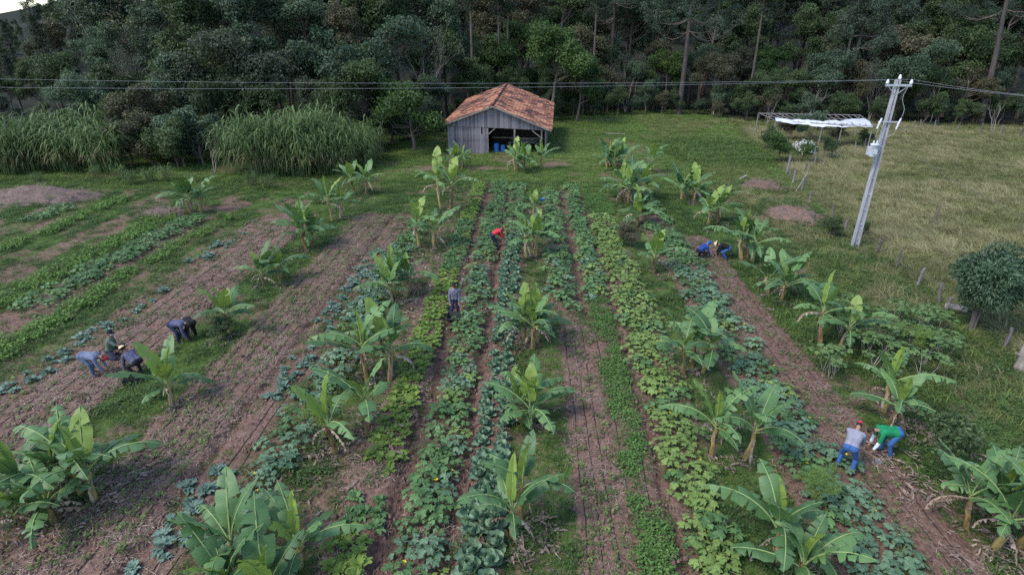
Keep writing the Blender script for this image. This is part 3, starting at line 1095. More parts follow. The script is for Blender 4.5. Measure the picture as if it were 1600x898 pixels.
pl = []
for k in range(46):
    px = random.uniform(-60, 172); d = random.uniform(0, 5.5)
    x, y = at(px, 272)
    pl.append((x - d * .5, y + d, random.uniform(.85, 1.4)))
nap_stand(pl, "arching elephant grass clump in the stand beside the soil mound", "left stand of elephant grass")
pl = []
for k in range(60):
    px = random.uniform(345, 560); d = random.uniform(0, 7)
    x, y = at(px, 284 - (px - 345) * .06)
    s = 1.25 if px < 510 else 1.0
    pl.append((x, y + d, random.uniform(.75, 1.2) * s))
nap_stand(pl, "arching elephant grass clump in the stand left of the barn meadow", "right stand of elephant grass")
pl = []
for px, py, s in ((235, 285, .42), (190, 282, .38), (262, 284, .45), (150, 280, .35), (205, 290, .4), (420, 295, .4), (395, 292, .4), (60, 285, .3), (300, 288, .3)):
    x, y = at(px, py)
    pl.append((x, y, s))
nap_stand(pl, "low green arching grass clump in front of the elephant grass", "low grass clumps at the meadow's edge", .9)

# ================================================================== BANANA PLANTS
def banana_mat(name, dark, light, trans):
    m, nt, out = new_mat(name)
    lc = N(nt, "ShaderNodeAttribute", attribute_name="lc")
    mp = N(nt, "ShaderNodeMapping")
    mp.inputs["Scale"].default_value = (34, 1.2, 1)
    nt.links.new(lc.outputs["Vector"], mp.inputs[0])
    nz = N(nt, "ShaderNodeTexNoise", i_Scale=1.0, i_Detail=3.0)
    nt.links.new(mp.outputs[0], nz.inputs[0])
    n2 = N(nt, "ShaderNodeTexNoise", i_Scale=3.0, i_Detail=4.0)
    nt.links.new(lc.outputs["Vector"], n2.inputs[0])
    r = N(nt, "ShaderNodeObjectInfo").outputs["Random"]
    f = mathn(nt, 'ADD', mathn(nt, 'MULTIPLY', nz.outputs["Fac"], .45), mathn(nt, 'ADD', mathn(nt, 'MULTIPLY', r, .5), mathn(nt, 'MULTIPLY', n2.outputs["Fac"], .35)))
    c = ramp(nt, f, [(.25, dark), (.6, tuple((a + b) / 2 for a, b in zip(dark, light))), (1.0, light)])
    p = N(nt, "ShaderNodeBsdfPrincipled", i_Roughness=.52)
    p.inputs["Specular IOR Level"].default_value = .45
    nt.links.new(c, p.inputs["Base Color"])
    b = N(nt, "ShaderNodeBump", i_Strength=.35, i_Distance=.02)
    nt.links.new(nz.outputs["Fac"], b.inputs["Height"])
    nt.links.new(b.outputs[0], p.inputs["Normal"])
    t = N(nt, "ShaderNodeBsdfTranslucent")
    nt.links.new(mixc(nt, .4, c, (.16, .24, .02)), t.inputs[0])
    mx = N(nt, "ShaderNodeMixShader", i_0=trans)
    nt.links.new(p.outputs[0], mx.inputs[1])
    nt.links.new(t.outputs[0], mx.inputs[2])
    nt.links.new(mx.outputs[0], out.inputs[0])
    return m


M['ban'] = banana_mat("banana_leaf_green", (.026, .074, .027), (.132, .242, .078), .22)
M['ban_y'] = banana_mat("banana_leaf_young", (.12, .20, .035), (.27, .36, .07), .3)
M['ban_rib'] = surf("banana_midrib", (.16, .24, .08), (.30, .37, .15), 6, .5, bump=.05)
M['ban_dead'] = surf("banana_dead_leaf", (.13, .085, .06), (.40, .31, .24), 7, .9, bump=.3, objrand=.5)
M['ban_stem'] = surf("banana_pseudostem", (.045, .03, .018), (.26, .18, .06), 9, .75, (1, 1, .45), .3, objrand=.3, c3=(.34, .30, .12))


def banana_leaf(seed, L, W, e0, bend, fold, torn, mat, pet=.16, twist=0.0):
    rg = np.random.default_rng(seed)
    mb = MB()
    n = 16
    T = np.linspace(0, 1, n + 1)
    e = e0 - bend * T ** 1.35
    P = [np.zeros(3)]
    for i in range(n):
        em = (e[i] + e[i + 1]) / 2
        P.append(P[-1] + L / n * np.array([math.cos(em), 0, math.sin(em)]))
    P = np.array(P)
    P[:, 1] += twist * T ** 2 * L * .2
    i0 = int(round(pet * n))
    for sgn in (-1, 1):
        i = i0
        while i < n:
            g = int(rg.integers(1, 4)) if rg.uniform() < torn else int(rg.integers(5, 9))
            j = min(n, i + g)
            fo = fold + rg.normal(0, .32 * min(1, torn + .12))
            V = []; C = []
            for k in range(i, j + 1):
                u = np.clip((T[k] - T[i0]) / (1 - T[i0]), 0, 1)
                w = W / 2 * (max(0, math.sin(PI * min(1, u ** .72 * .97 + .03)))) ** .55
                w *= 1 + rg.normal(0, .03)
                Tn = np.array([math.cos(e[k]), 0, math.sin(e[k])])
                Nn = np.array([-math.sin(e[k]), 0, math.cos(e[k])])
                S = np.array([0, sgn, 0.])
                gap = 0
                if k == i and i > i0:
                    gap = .06 * rg.uniform(.3, 1.5)
                if k == j and j < n:
                    gap = -.06 * rg.uniform(.3, 1.5)
                for q, dz in ((0, 0), (.5, 0), (1.0, 1)):
                    ff = fo - .55 * q * (.4 + .6 * torn)
                    wav = rg.normal(0, .012) + .02 * math.sin(k * 1.9 + sgn) * q
                    V.append(P[k] + S * w * q * math.cos(ff) + Nn * (w * q * math.sin(ff) + wav) + Tn * gap * q + Tn * w * q * .18)
                    C.append((T[k] * L + q * w * .35, q * w, sgn))
            m = j - i
            F = []
            for k in range(m):
                for q in range(2):
                    a = k * 3 + q
                    F.append((a, a + 1, a + 4, a + 3) if sgn > 0 else (a + 1, a, a + 3, a + 4))
            mb.add(V, F, 0, .5, C)
            i = j
    mb.tube(P + np.array([0, 0, .008]), np.linspace(.030, .006, n + 1) * (.35 if mat == 'ban_dead' else 1), 4, 1, .5, False)
    return mb.mesh("leaf", [M[mat], M['ban_rib'] if mat != 'ban_dead' else M['ban_dead']], True, True)


LEAF = {
    'spear': [banana_leaf(10 + k, 1.55, .34, R(86), R(12 + 8 * k), .75, .0, 'ban_y', .18, .2) for k in range(3)],
    'up': [banana_leaf(20 + k, 1.80, .55, R(72), R(34 + 12 * k), .30, .25 + .15 * k, 'ban', .18, (-.3, .3, 0, .2)[k]) for k in range(4)],
    'upy': [banana_leaf(30 + k, 1.65, .54, R(76), R(25 + 14 * k), .34, .08, 'ban_y', .16, .2 - .3 * k) for k in range(2)],
    'mid': [banana_leaf(40 + k, 1.95, .55, R(50), R(48 + 14 * k), .12, .42 + .16 * k, 'ban', .18, (.4, -.4, .1, -.2)[k]) for k in range(4)],
    'low': [banana_leaf(50 + k, 1.8, .52, R(30), R(64 + 12 * k), -.12, .6 + .15 * k, 'ban', .17, (-.4, .3, .2)[k]) for k in range(3)],
    'dead': [banana_leaf(60 + k, 1.15, .20, R(5), R(95), -.6, .9, 'ban_dead', .1, .3) for k in range(3)],
}


def stem_mesh(seed):
    rg = np.random.default_rng(seed)
    mb = MB()
    pts = [(0, 0, -.1)]
    for k in range(1, 6):
        pts.append((rg.normal(0, .012) * k, rg.normal(0, .012) * k, k * .2))
    pts[-1] = (0, 0, 1.0)
    mb.tube(pts, [.098, .088, .078, .070, .060, .048], 8)
    # overlapping dry sheath edges
    for k in range(6):
        a = rg.uniform(0, 2 * PI); z = rg.uniform(.1, .75); h = rg.uniform(.18, .4)
        r = .098 - .05 * z + .010
        V = []
        for q in range(3):
            zz = z + h * q / 2
            rr = r + .02 * q
            for s in (-.5, .5):
                V.append((math.cos(a + s * (1 - .3 * q)) * rr, math.sin(a + s * (1 - .3 * q)) * rr, zz))
        mb.add(V, [(0, 1, 3, 2), (2, 3, 5, 4)], 1)
    return mb.mesh("pseudostem", [M['ban_stem'], M['ban_dead']], True)


STEMS = [stem_mesh(k) for k in range(4)]
ban_sites = []


def banana(px, py, label, stems=2, s=1.0, h=1.35, nl=7, spread=.45, seed=0, young=.3, dead=2, dx=0.0):
    rd = random.Random(seed * 31 + int(px) * 7 + int(py))
    x, y = at(px, py)
    x += dx
    s *= 1.04 if y < 26 else (1.18 if y < 38 else 1.34)
    nl += 2
    t = thing("banana_plant", label, "banana plant", (x, y, gz(x, y)), 0, s, "banana plants in rows across the garden")
    ban_sites.append((x, y, s * (1 + .25 * stems)))
    a0 = rd.uniform(0, 6.28)
    for k in range(stems):
        a = a0 + k * 2 * PI / max(1, stems) + rd.uniform(-.4, .4)
        r = 0 if stems == 1 else spread * rd.uniform(.6, 1.1)
        bx, by = math.cos(a) * r, math.sin(a) * r
        hh = h * rd.uniform(.72, 1.15)
        lean = rd.uniform(.02, .22) if stems > 1 else rd.uniform(0, .1)
        st = obj("pseudostem", rd.choice(STEMS), t, (bx, by, 0), None, (rd.uniform(.8, 1.1), rd.uniform(.8, 1.1), hh))
        axis = Vector((-math.sin(a), math.cos(a), 0))
        q = Quaternion(axis, lean)
        st.rotation_mode = 'QUATERNION'
        st.rotation_quaternion = q
        top = Vector((bx, by, 0)) + q @ Vector((0, 0, hh * .97))
        az = rd.uniform(0, 6.28)
        n = max(4, nl + rd.randint(-1, 1))
        for i in range(n):
            age = i / (n - 1)
            az += 2.4 + rd.uniform(-.45, .45)
            if i == 0 and rd.random() < .6:
                me = rd.choice(LEAF['spear'])
            elif age < .4:
                me = rd.choice(LEAF['upy']) if rd.random() < young else rd.choice(LEAF['up'])
            elif age < .8:
                me = rd.choice(LEAF['mid'])
            else:
                me = rd.choice(LEAF['low']) if rd.random() > .2 else rd.choice(LEAF['dead'])
            sc = rd.uniform(.66, 1.12) * (.9 if age > .85 else 1)
            obj("leaf", me, t, top - Vector((0, 0, .16 * age)), (0, rd.uniform(-.14, .14), az), (sc, sc * rd.uniform(.9, 1.12), sc))
        for i in range(dead):
            obj("dead_leaf", rd.choice(LEAF['dead']), t, top - Vector((0, 0, .12 + .2 * i)), (0, rd.uniform(-.2, .2), rd.uniform(0, 6.28)), rd.uniform(.6, 1.0))
    return t


B = banana
# far left, alone
B(303, 333, "banana clump standing alone near the small soil heap left of the beds", 3, .88, 1.15, 6, seed=1)
# row between the two straw-covered beds at the left
B(563, 303, "farthest banana plant of the row left of the barn meadow", 2, .80, 1.2, 7, seed=2)
B(525, 343, "second-farthest banana plant of the row between the straw beds", 2, .90, 1.35, 7, seed=3, young=.5)
B(480, 390, "banana clump with a yellowish stem bunch and drooping leaves beside the straw bed", 3, .92, 1.15, 7, .3, seed=4)
B(425, 446, "banana plant with two stems midway along the straw beds", 2, .92, 1.15, 6, .4, seed=5)
B(360, 520, "banana plant with a bright yellow-green upright leaf beside the bending workers", 1, .95, 1.1, 7, seed=6, young=1.0)
B(270, 632, "single-stemmed banana plant in front of the straw-hatted worker", 1, .95, 1.15, 7, seed=7, young=.5)
B(75, 802, "large dark banana clump at the lower left corner", 4, .95, 1.0, 7, .6, seed=8, young=.15)
B(140, 785, "banana stem reaching a long leaf right, beside the large lower left clump", 2, .95, 1.2, 6, .4, seed=9)
# row left of the light green lettuce row
B(715, 264, "small pale banana clump in front of the barn's plank wall", 3, .80, .95, 4, .5, seed=10, young=.8, dead=1)
B(693, 330, "banana plant with tall yellow-green spear leaves at the far end of its row", 2, 1.0, 1.9, 6, seed=11, young=.9)
B(667, 387, "banana plant with a tall pale stem beyond the leaf litter", 2, .95, 1.35, 6, .5, seed=12, young=.6)
B(622, 470, "dark-leaved banana clump left of the walking man", 3, .95, 1.05, 6, .5, seed=13)
B(592, 588, "banana clump with four bare mottled stems left of the lettuce row", 4, .95, 1.55, 5, .55, seed=14, young=.35)
B(545, 688, "banana plant with one broad upright leaf beside the feathery fennel", 2, .98, 1.35, 5, .6, seed=15, young=.3, dead=1)
B(410, 905, "big many-leaved banana clump at the bottom edge left of centre", 4, 1.0, .95, 7, .85, seed=16, young=.35)
# centre row
B(812, 268, "blue-green banana clump in front of the barn opening", 3, .85, .95, 6, .5, seed=17)
B(845, 264, "slim banana plant with upright leaves at the barn's open corner", 1, .85, 1.25, 6, seed=18, young=.6)
B(833, 338, "small banana plant beside the blue bucket", 1, .85, .85, 5, seed=19, young=.4)
B(830, 400, "banana clump right of the red-shirted worker", 3, .92, 1.15, 6, .4, seed=20)
B(830, 538, "wide banana clump in the middle of the garden behind the cabbages", 3, .95, 1.15, 7, .35, seed=21, young=.25)
B(823, 660, "low young banana clump beside the cabbage row", 3, .86, .85, 5, .3, seed=22, young=.6)
B(805, 826, "banana plant with a tall bright leaf next to the nearest cabbages", 2, .92, 1.0, 6, .3, seed=23, young=.5)
# row right of the yellow-green squash
B(957, 262, "bushy banana clump at the far end of its row on the meadow", 4, .90, .9, 6, .6, seed=24)
B(982, 316, "large dark banana clump second from the meadow", 4, .98, 1.05, 6, .6, seed=25)
B(1017, 272, "small lone banana plant at the meadow edge of the weeds", 1, .85, 1.15, 6, seed=26, dead=0)
B(995, 352, "banana plant with a broad upright pale leaf above a shrub", 2, .92, .95, 6, .3, seed=27, young=.5)
B(1020, 428, "young pale banana plant beside the dark shrub", 1, .92, .9, 6, seed=28, young=.5)
B(1083, 578, "banana clump with mottled yellow stems right of the yellow-green squash", 3, .95, 1.35, 5, .5, seed=29)
B(1140, 722, "banana clump with drooping torn leaves left of the hoeing workers", 2, .98, 1.3, 7, .55, seed=30, young=.35)
B(1225, 898, "banana plant with broad flat leaves at the bottom edge right of centre", 2, .98, 1.0, 6, .3, seed=31, young=.3)
# right-hand row
B(1076, 312, "farthest banana plant of the right-hand row", 3, .85, 1.1, 6, .5, seed=32)
B(1112, 350, "banana plant with a yellow spear leaf second in the right-hand row", 2, .92, 1.1, 6, .4, seed=33, young=.5)
B(1165, 408, "banana clump with bundled stems beside the worker in black", 3, .95, 1.1, 6, .35, seed=34)
B(1215, 464, "banana clump with splayed leaves left of the utility pole base", 3, .98, 1.0, 6, .45, seed=35)
B(1290, 545, "two-stemmed banana plant with one yellow leaf among the cassava bushes", 2, 1.0, 1.4, 6, .5, seed=36, young=.4)
B(1385, 655, "banana plant with long arching leaves behind the green-shirted worker", 2, .95, 1.2, 5, .3, seed=37, young=.1)
B(1550, 838, "large broad-leaved banana clump at the lower right corner", 4, 1.0, 1.1, 6, .6, seed=38, young=.25)

# ================================================================== CROPS
M['sq'] = foliage("squash_leaf_dark", (.018, .060, .020), (.165, .290, .095), .5, .18, objrand=.45, noise=14)
M['sq_b'] = foliage("squash_leaf_bluish", (.024, .066, .034), (.18, .285, .155), .45, .12, objrand=.45, noise=14)
M['sq_y'] = foliage("squash_leaf_yellowish", (.060, .120, .022), (.27, .36, .10), .55, .2, objrand=.3, noise=14)
M['sq_stalk'] = surf("squash_stalk", (.09, .16, .05), (.16, .24, .08), 8, .6, bump=0)
M['flower'] = surf("squash_flower", (.70, .50, .01), (.80, .62, .04), 10, .6, bump=0)
M['cab'] = foliage("cabbage_leaf", (.058, .120, .066), (.235, .345, .215), .5, .1, objrand=.35, noise=9)
M['kale'] = foliage("kale_leaf_blue", (.042, .090, .062), (.215, .315, .235), .5, .1, objrand=.35)
M['let'] = foliage("lettuce_leaf", (.075, .140, .024), (.26, .36, .075), .55, .25, objrand=.45)
M['cov'] = foliage("ground_cover_leaf", (.040, .100, .020), (.15, .26, .06), .55, .25, inst=True, objrand=.35)
M['cov_y'] = foliage("bean_leaf", (.050, .115, .016), (.17, .29, .05), .55, .25, inst=True, objrand=.35)


def lobed(seed, lobes=5, cup=.14, depth=.20, jag=.09):
    rg = np.random.default_rng(seed)
    V = [(0, 0, -.05)]
    n = lobes * 4
    for k in range(n):
        a = 2 * PI * (k + .5) / n
        ph = (k % 4) / 4
        r = .5 * (1 - depth * abs(math.cos(a * lobes / 2 + .3)) ** 2) * (1 + rg.normal(0, jag))
        if k == 0 or k == n - 1:
            r *= .55
        V.append((r * math.cos(a), r * math.sin(a), .04 - cup * (r / .5) ** 2 + rg.normal(0, .025)))
    F = [(0, 1 + k, 1 + (k + 1) % n) for k in range(n)]
    mb = MB()
    mb.add(V, F, 0, np.clip(np.concatenate([[.75], rg.uniform(.2, .6, n)]), 0, 1))
    return mb


def lay_squash(seed, n=15, spread=.54, h=.44, s0=.17, s1=.32):
    rd = random.Random(seed)
    L = []
    a = rd.uniform(0, 6.28)
    for k in range(n):
        a += 2.4 + rd.uniform(-.4, .4)
        f = (k + .6) / n
        r = spread * math.sqrt(f) * rd.uniform(.75, 1.15)
        z = h * (1 - .55 * f) * rd.uniform(.75, 1.1)
        L.append((r * math.cos(a), r * math.sin(a), z, rd.uniform(-.05, .7), a, rd.uniform(s0, s1), rd.randint(0, 3)))
    return L


SQL = [lobed(k) for k in range(4)]
SQL_ME = {m: [b.mesh("leaf", [M[m]], False) for b in SQL] for m in ('sq', 'sq_y', 'sq_b')}


def xform(V, loc, rot, s):
    Rm = np.array(Euler(rot).to_matrix())
    return (np.asarray(V) * s) @ Rm.T + np.array(loc)


def squash_pieces(seed):
    L = lay_squash(seed)
    st = MB()
    for x, y, z, tl, a, s, v in L:
        st.tube([(0, 0, 0), (x * .45, y * .45, z * .75), (x, y, z - .01)], [.012, .010, .007], 3, 0, .5, False)
    fl = []
    rd = random.Random(seed)
    if rd.random() < .3:
        for k in range(1):
            fl.append((rd.uniform(-.35, .35), rd.uniform(-.35, .35), rd.uniform(.16, .34)))
    return L, st, fl


fm = MB()
for k in range(5):
    a = k * 2 * PI / 5
    fm.add([(0, 0, 0), (.035 * math.cos(a - .5), .035 * math.sin(a - .5), .05), (.075 * math.cos(a), .075 * math.sin(a), .06), (.035 * math.cos(a + .5), .035 * math.sin(a + .5), .05)], [(0, 1, 2, 3)])
FLOWER = fm.mesh("flower", [M['flower']])
SQV = []
for k in range(8):
    L, st, fl = squash_pieces(900 + k)
    stm = st.mesh("stalks", [M['sq_stalk']])
    one = {}
    for m in ('sq', 'sq_y', 'sq_b'):
        mb = MB()
        for x, y, z, tl, a, s, v in L:
            b = SQL[v]
            V = xform(np.concatenate(b.V), (x, y, z), (0, tl, a), s)
            mb.add(V, np.concatenate(b.F3), 0, np.concatenate(b.T))
        mb.add(np.concatenate(st.V), np.concatenate(st.F4), 1)
        for f in fl:
            mb.add(np.concatenate(fm.V) + np.array(f), np.concatenate(fm.F4), 2)
        one[m] = mb.mesh("squash_plant", [M[m], M['sq_stalk'], M['flower']])
    SQV.append((L, stm, fl, one))


def row_sites(x0, x1, y0, y1, dx, dy, jit=.16, gap=0.0, gapscale=.3, gseed=1, vary=None):
    out = []
    nx_ = max(1, int(round((x1 - x0) / dx)))
    y = y0
    while y < y1:
        for c in range(nx_):
            x = x0 + (c + .5) * (x1 - x0) / nx_
            xx = x + RNG.normal(0, jit); yy = y + RNG.normal(0, jit) + (dy / 2 if c % 2 else 0)
            if gap and vnoise(np.array([xx * .7]), np.array([yy * gapscale]), gseed)[0] < gap:
                continue
            out.append((xx, yy))
        y += dy
    return out


def near_ban(x, y, r=.55):
    return any((a - x) ** 2 + (b - y) ** 2 < (r * c) ** 2 for a, b, c in ban_sites)


sq_dark = [(x, y, l) for x0, x1, y0, y1, gap, l in (
    (-3.15, -2.12, 8.2, 46.5, .12, "dark green squash plant in the row between the two brown footpaths"),
    (-1.75, -.6, 33.5, 46, .1, "squash plant in the far patch beyond the cabbages"),
    (.85, 2.1, 23, 45, .16, "squash plant in the row right of the centre bananas"),
    (2.66, 3.62, 24.5, 46, .08, "squash plant in the narrow row between two brown footpaths right of centre"),
    (7.5, 9.15, 8.2, 43.5, .12, "dark squash plant in the broad row left of the hoeing workers' bed"),
    (-8.0, -6.75, 8.2, 36, .30, "dark squash plant in the row beside the blue kale at the left"),
    (-23.7, -22.1, 23, 36.5, .15, "bluish squash plant in the row at the far left"),
    (-34.3, -32.8, 31, 41, .3, "squash plant in the outermost row at the far left")) for x, y in row_sites(x0, x1, y0, y1, .50, .53, .15, gap, .35, int(abs(x0 * 10))) for l in (l,)]
sq_yel = [(x, y, "yellow-green squash plant in the pale row right of centre") for x, y in row_sites(3.95, 5.55, 8.2, 37.5, .48, .52, .13, .08, .35, 8) if x < 4.95 + max(0, y - 11) * .06]


def lay_squash_rows(sites, mat0, name, group, nparts, most, s0=.58, s1=1.0):
    sites = [q for q in sites if not near_ban(q[0], q[1], .28)]
    sites.sort(key=lambda q: q[0] ** 2 + q[1] ** 2)
    zs = ground_fields(np.array([q[0] for q in sites]), np.array([q[1] for q in sites]))[3]
    vis = in_view(np.array([(q[0], q[1], .3) for q in sites]), 20)
    rest = []
    cnt = 0
    for (x, y, lab), z, v in zip(sites, zs, vis):
        if not v or cnt >= most:
            rest.append((x, y, z))
            continue
        k = random.randrange(8)
        s = random.uniform(s0, s1)
        rz = random.uniform(0, 6.28)
        mat = mat0
        if mat0 == 'sq':
            bl = .75 if (x > 7 or x < -6.5) else .35
            bl += (vnoise(np.array([x]), np.array([y * .25]), 33)[0] - .5) * .8
            mat = 'sq_b' if random.random() < bl else ('sq_y' if random.random() < .12 else 'sq')
        elif random.random() < .12:
            mat = 'sq'
        if cnt < nparts:
            L, stm, fl, one = SQV[k]
            t = thing(name, lab, "squash plant", (x, y, z), rz, s, group)
            obj("stalks", stm, t)
            for lx, ly, lz, tl, a, ls, vv in L:
                obj("leaf", SQL_ME[mat][vv], t, (lx, ly, lz), (0, tl, a), ls)
            for f in fl:
                obj("flower", FLOWER, t, f)
        else:
            tag(obj(name, SQV[k][3][mat], None, (x, y, z), (0, 0, rz), s), lab, "squash plant", group)
        cnt += 1
    if rest:
        P = np.array(rest)
        n = len(P)
        scatter(name + "_rest", [v[3][mat0] for v in SQV], P, np.stack([np.zeros(n), np.zeros(n), RNG.uniform(0, 6.28, n)], 1), RNG.uniform(s0, s1, n),
                RNG.integers(0, 8, n), RNG.uniform(0, 1, n), "farther squash plants filling the ends of the rows", "squash plants")


lay_squash_rows(sq_dark, 'sq', "squash_plant", "dark squash plants in rows", 50, 300)
lay_squash_rows(sq_yel, 'sq_y', "pale_squash_plant", "yellow-green squash plants in a row", 22, 300)


# ---- cabbages
def cupleaf(seed, L=.30, W=.27, curl=.5):
    rg = np.random.default_rng(seed)
    nu, nv = 4, 4
    V = []
    for i in range(nu + 1):
        u = i / nu
        w = W / 2 * math.sin(PI * (.17 + .66 * u)) ** .55
        for j in range(nv + 1):
            v = j / nv * 2 - 1
            z = L * .55 * u ** 1.6 * curl + .09 * v * v * curl + rg.normal(0, .008) * (1 + abs(v) * 1.2)
            V.append((L * u * (1 - .30 * v * v * u), w * v, z))
    F = [(i * (nv + 1) + j, i * (nv + 1) + j + 1, (i + 1) * (nv + 1) + j + 1, (i + 1) * (nv + 1) + j) for i in range(nu) for j in range(nv)]
    mb = MB()
    tt = [.35 + .4 * (abs((k % (nv + 1)) / nv * 2 - 1) < .3) + rg.uniform(-.12, .12) for k in range(len(V))]
    mb.add(V, F, 0, tt)
    return mb


CL = [cupleaf(k, .30, .36, (.35, .7, 1.1)[k % 3]) for k in range(6)]
CL_ME = [b.mesh("leaf", [M['cab']], True) for b in CL]
hb = MB()
hb.ell((0, 0, .13), (.115, .115, .10), 10, 6, 0, .9)
HEAD_ME = hb.mesh("head", [M['cab']], True)
CAB = []
for k in range(5):
    rd = random.Random(40 + k)
    lay = []
    a = rd.uniform(0, 6)
    for i in range(11):
        a += 2.4
        ring = 0 if i < 4 else (1 if i < 8 else 2)
        lay.append((a, (.02, .04, .05)[ring] + rd.uniform(0, .02), (.07, .05, .03)[ring], (-.75, -.35, .0)[ring] + rd.uniform(-.12, .12), (.62, .88, 1.05)[ring] * rd.uniform(.9, 1.1), rd.randint(0, 1) * 3 + (2, 1, 0)[ring]))
    mb = MB()
    mb.add(np.concatenate(hb.V), np.concatenate(hb.F4), 0, .8)
    for a, r, z, tl, s, v in lay:
        V = xform(np.concatenate(CL[v].V), (r * math.cos(a), r * math.sin(a), z), (0, tl, a), s)
        mb.add(V, np.concatenate(CL[v].F4), 0, np.concatenate(CL[v].T))
    CAB.append((lay, mb.mesh("cabbage", [M['cab']], True)))
cs = row_sites(-1.62, -.62, 8.3, 33.5, .5, .50, .07, .07, .8, 5)
cs.sort(key=lambda q: q[1])
for i, (x, y) in enumerate(cs):
    k = random.randrange(5)
    z = gz(x, y)
    s = random.uniform(.75, 1.15) * (1.15 if y < 13 else .88)
    lab = "blue-green cabbage in the cabbage row beside the centre bananas"
    if not in_view(np.array([[x, y, .2]]), 20)[0]:
        continue
    if i < 34:
        t = thing("cabbage", lab, "cabbage", (x, y, z), random.uniform(0, 6.28), s, "cabbages in a row")
        obj("head", HEAD_ME, t)
        for a, r, lz, tl, ls, v in CAB[k][0]:
            obj("leaf", CL_ME[v], t, (r * math.cos(a), r * math.sin(a), lz), (0, tl, a), ls)
    else:
        tag(obj("cabbage", CAB[k][1], None, (x, y, z), (0, 0, random.uniform(0, 6.28)), s), lab, "cabbage", "cabbages in a row")


# ---- kale / young brassicas, lettuces
def rosette(seed, n, L, W, mat, rise, lob=True):
    rd = random.Random(seed)
    mb = MB()
    a = 0
    for i in range(n):
        a += 2.4 + rd.uniform(-.3, .3)
        f = i / n
        b = SQL[rd.randint(0, 3)] if lob else CL[rd.randint(0, 5)]
        if lob:
            ll = L * (.6 + .5 * f) * rd.uniform(.85, 1.1)
            r = ll * (.35 + .45 * f)
            V = xform(np.concatenate(b.V) * np.array([1.25, .85, 1]), (r * math.cos(a), r * math.sin(a), rise * (1 - .5 * f)), (0, -.9 + 1.15 * f, a), ll)
            mb.add(V, np.concatenate(b.F3), 0, np.concatenate(b.T))
        else:
            V = xform(np.concatenate(b.V), (0, 0, .03), (0, -.8 + .8 * f, a), L / .3 * (.6 + .5 * f))
            mb.add(V, np.concatenate(b.F4), 0, np.concatenate(b.T))
    return mb.mesh("rosette", [M[mat]], not lob)


KALE = [rosette(k, 10, .30, .2, 'kale', .22) for k in range(4)]
LET = [rosette(20 + k, 9, .25, .2, 'let', .15) for k in range(5)]
LETD = [rosette(30 + k, 9, .24, .2, 'sq', .15) for k in range(3)]
ks = row_sites(-9.3, -8.45, 8.5, 36.5, .5, .55, .15, .47, .35, 12)
ks2 = row_sites(-8.3, -7.0, 20, 37, .5, .6, .15, .45, .3, 14)
ks3 = row_sites(-18.8, -17.7, 14, 36, .55, .6, .15, .42, .3, 15)
for sites, lab in ((ks, "blue-grey kale plant in the sparse row beside the straw bed"), (ks2, "blue-grey kale plant in the second, far part of the kale rows"),
                   (ks3, "small kale plant in the sparse row left of the workers' straw bed")):
    for x, y in sites:
        if in_view(np.array([[x, y, .2]]), 10)[0]:
            tag(obj("kale_plant", random.choice(KALE), None, (x, y, gz(x, y)), (0, 0, random.uniform(0, 6.28)), random.uniform(.45, 1.0)), lab, "kale", "kale plants")
ls = row_sites(-4.85, -3.80, 8.2, 46.5, .36, .40, .07, .16, .5, 17)
ls.sort(key=lambda q: q[1])
for x, y in ls[:300]:
    if in_view(np.array([[x, y, .2]]), 10)[0]:
        light = vnoise(np.array([x * .2]), np.array([y * .45]), 5)[0] > .42
        tag(obj("lettuce_plant", random.choice(LET if light else LETD), None, (x, y, gz(x, y)), (0, 0, random.uniform(0, 6.28)), random.uniform(.75, 1.2)),
            "light green lettuce-like plant in the row left of the brown footpath" if light else "darker green leafy plant in the row left of the brown footpath", "lettuce", "leafy plants left of the footpath")

# ---- ground-covering crops: nobody could count the plants
COV = [weed_mesh("cover", 34, .24, .16, .085, M['cov']) for k in range(4)]
COVY = [weed_mesh("bean", 26, .26, .22, .11, M['cov_y']) for k in range(4)]


def cover(name, rects, dens, protos, label, cat, gap=.2, s0=.7, s1=1.2):
    X, Y = [], []
    for x0, x1, y0, y1 in rects:
        x, y = rand_pts(x0, x1, y0, y1, dens)
        edge = np.minimum(x - x0, x1 - x) / (x1 - x0) * 2
        k = (fbm(x * .8, y * .5, 61) > gap + .12 * (1 - edge)) & (RNG.uniform(size=len(x)) < .25 + edge * 1.5)
        X.append(x[k]); Y.append(y[k])
    X = np.concatenate(X); Y = np.concatenate(Y)
    z = ground_fields(X, Y)[3]
    P = np.stack([X, Y, z], 1)
    k = in_view(P)
    P = P[k]; n = len(P)
    return scatter(name, protos, P, np.stack([RNG.normal(0, .1, n), RNG.normal(0, .1, n), RNG.uniform(0, 6.28, n)], 1), RNG.uniform(s0, s1, n), RNG.integers(0, len(protos), n),
                   np.clip(fbm(P[:, 0] * .5, P[:, 1] * .5, 71) * .8 + RNG.uniform(-.2, .3, n), 0, 1), label, cat)


cover("clover_crop", [(2.62, 3.65, 5, 24.5), (4.0, 5.8, 38, 46.5)], 34, COV, "low bright green crop carpeting the bed between the drip hoses and the pale squash", "ground crop", .30)
cover("bean_crop", [(-26.1, -24.0, 9, 37), (-21.6, -20.3, 9, 37), (-31.5, -30.3, 27, 41)], 16, COVY, "bright green bushy crop covering the rows at the far left", "ground crop", .33, .8, 1.5)

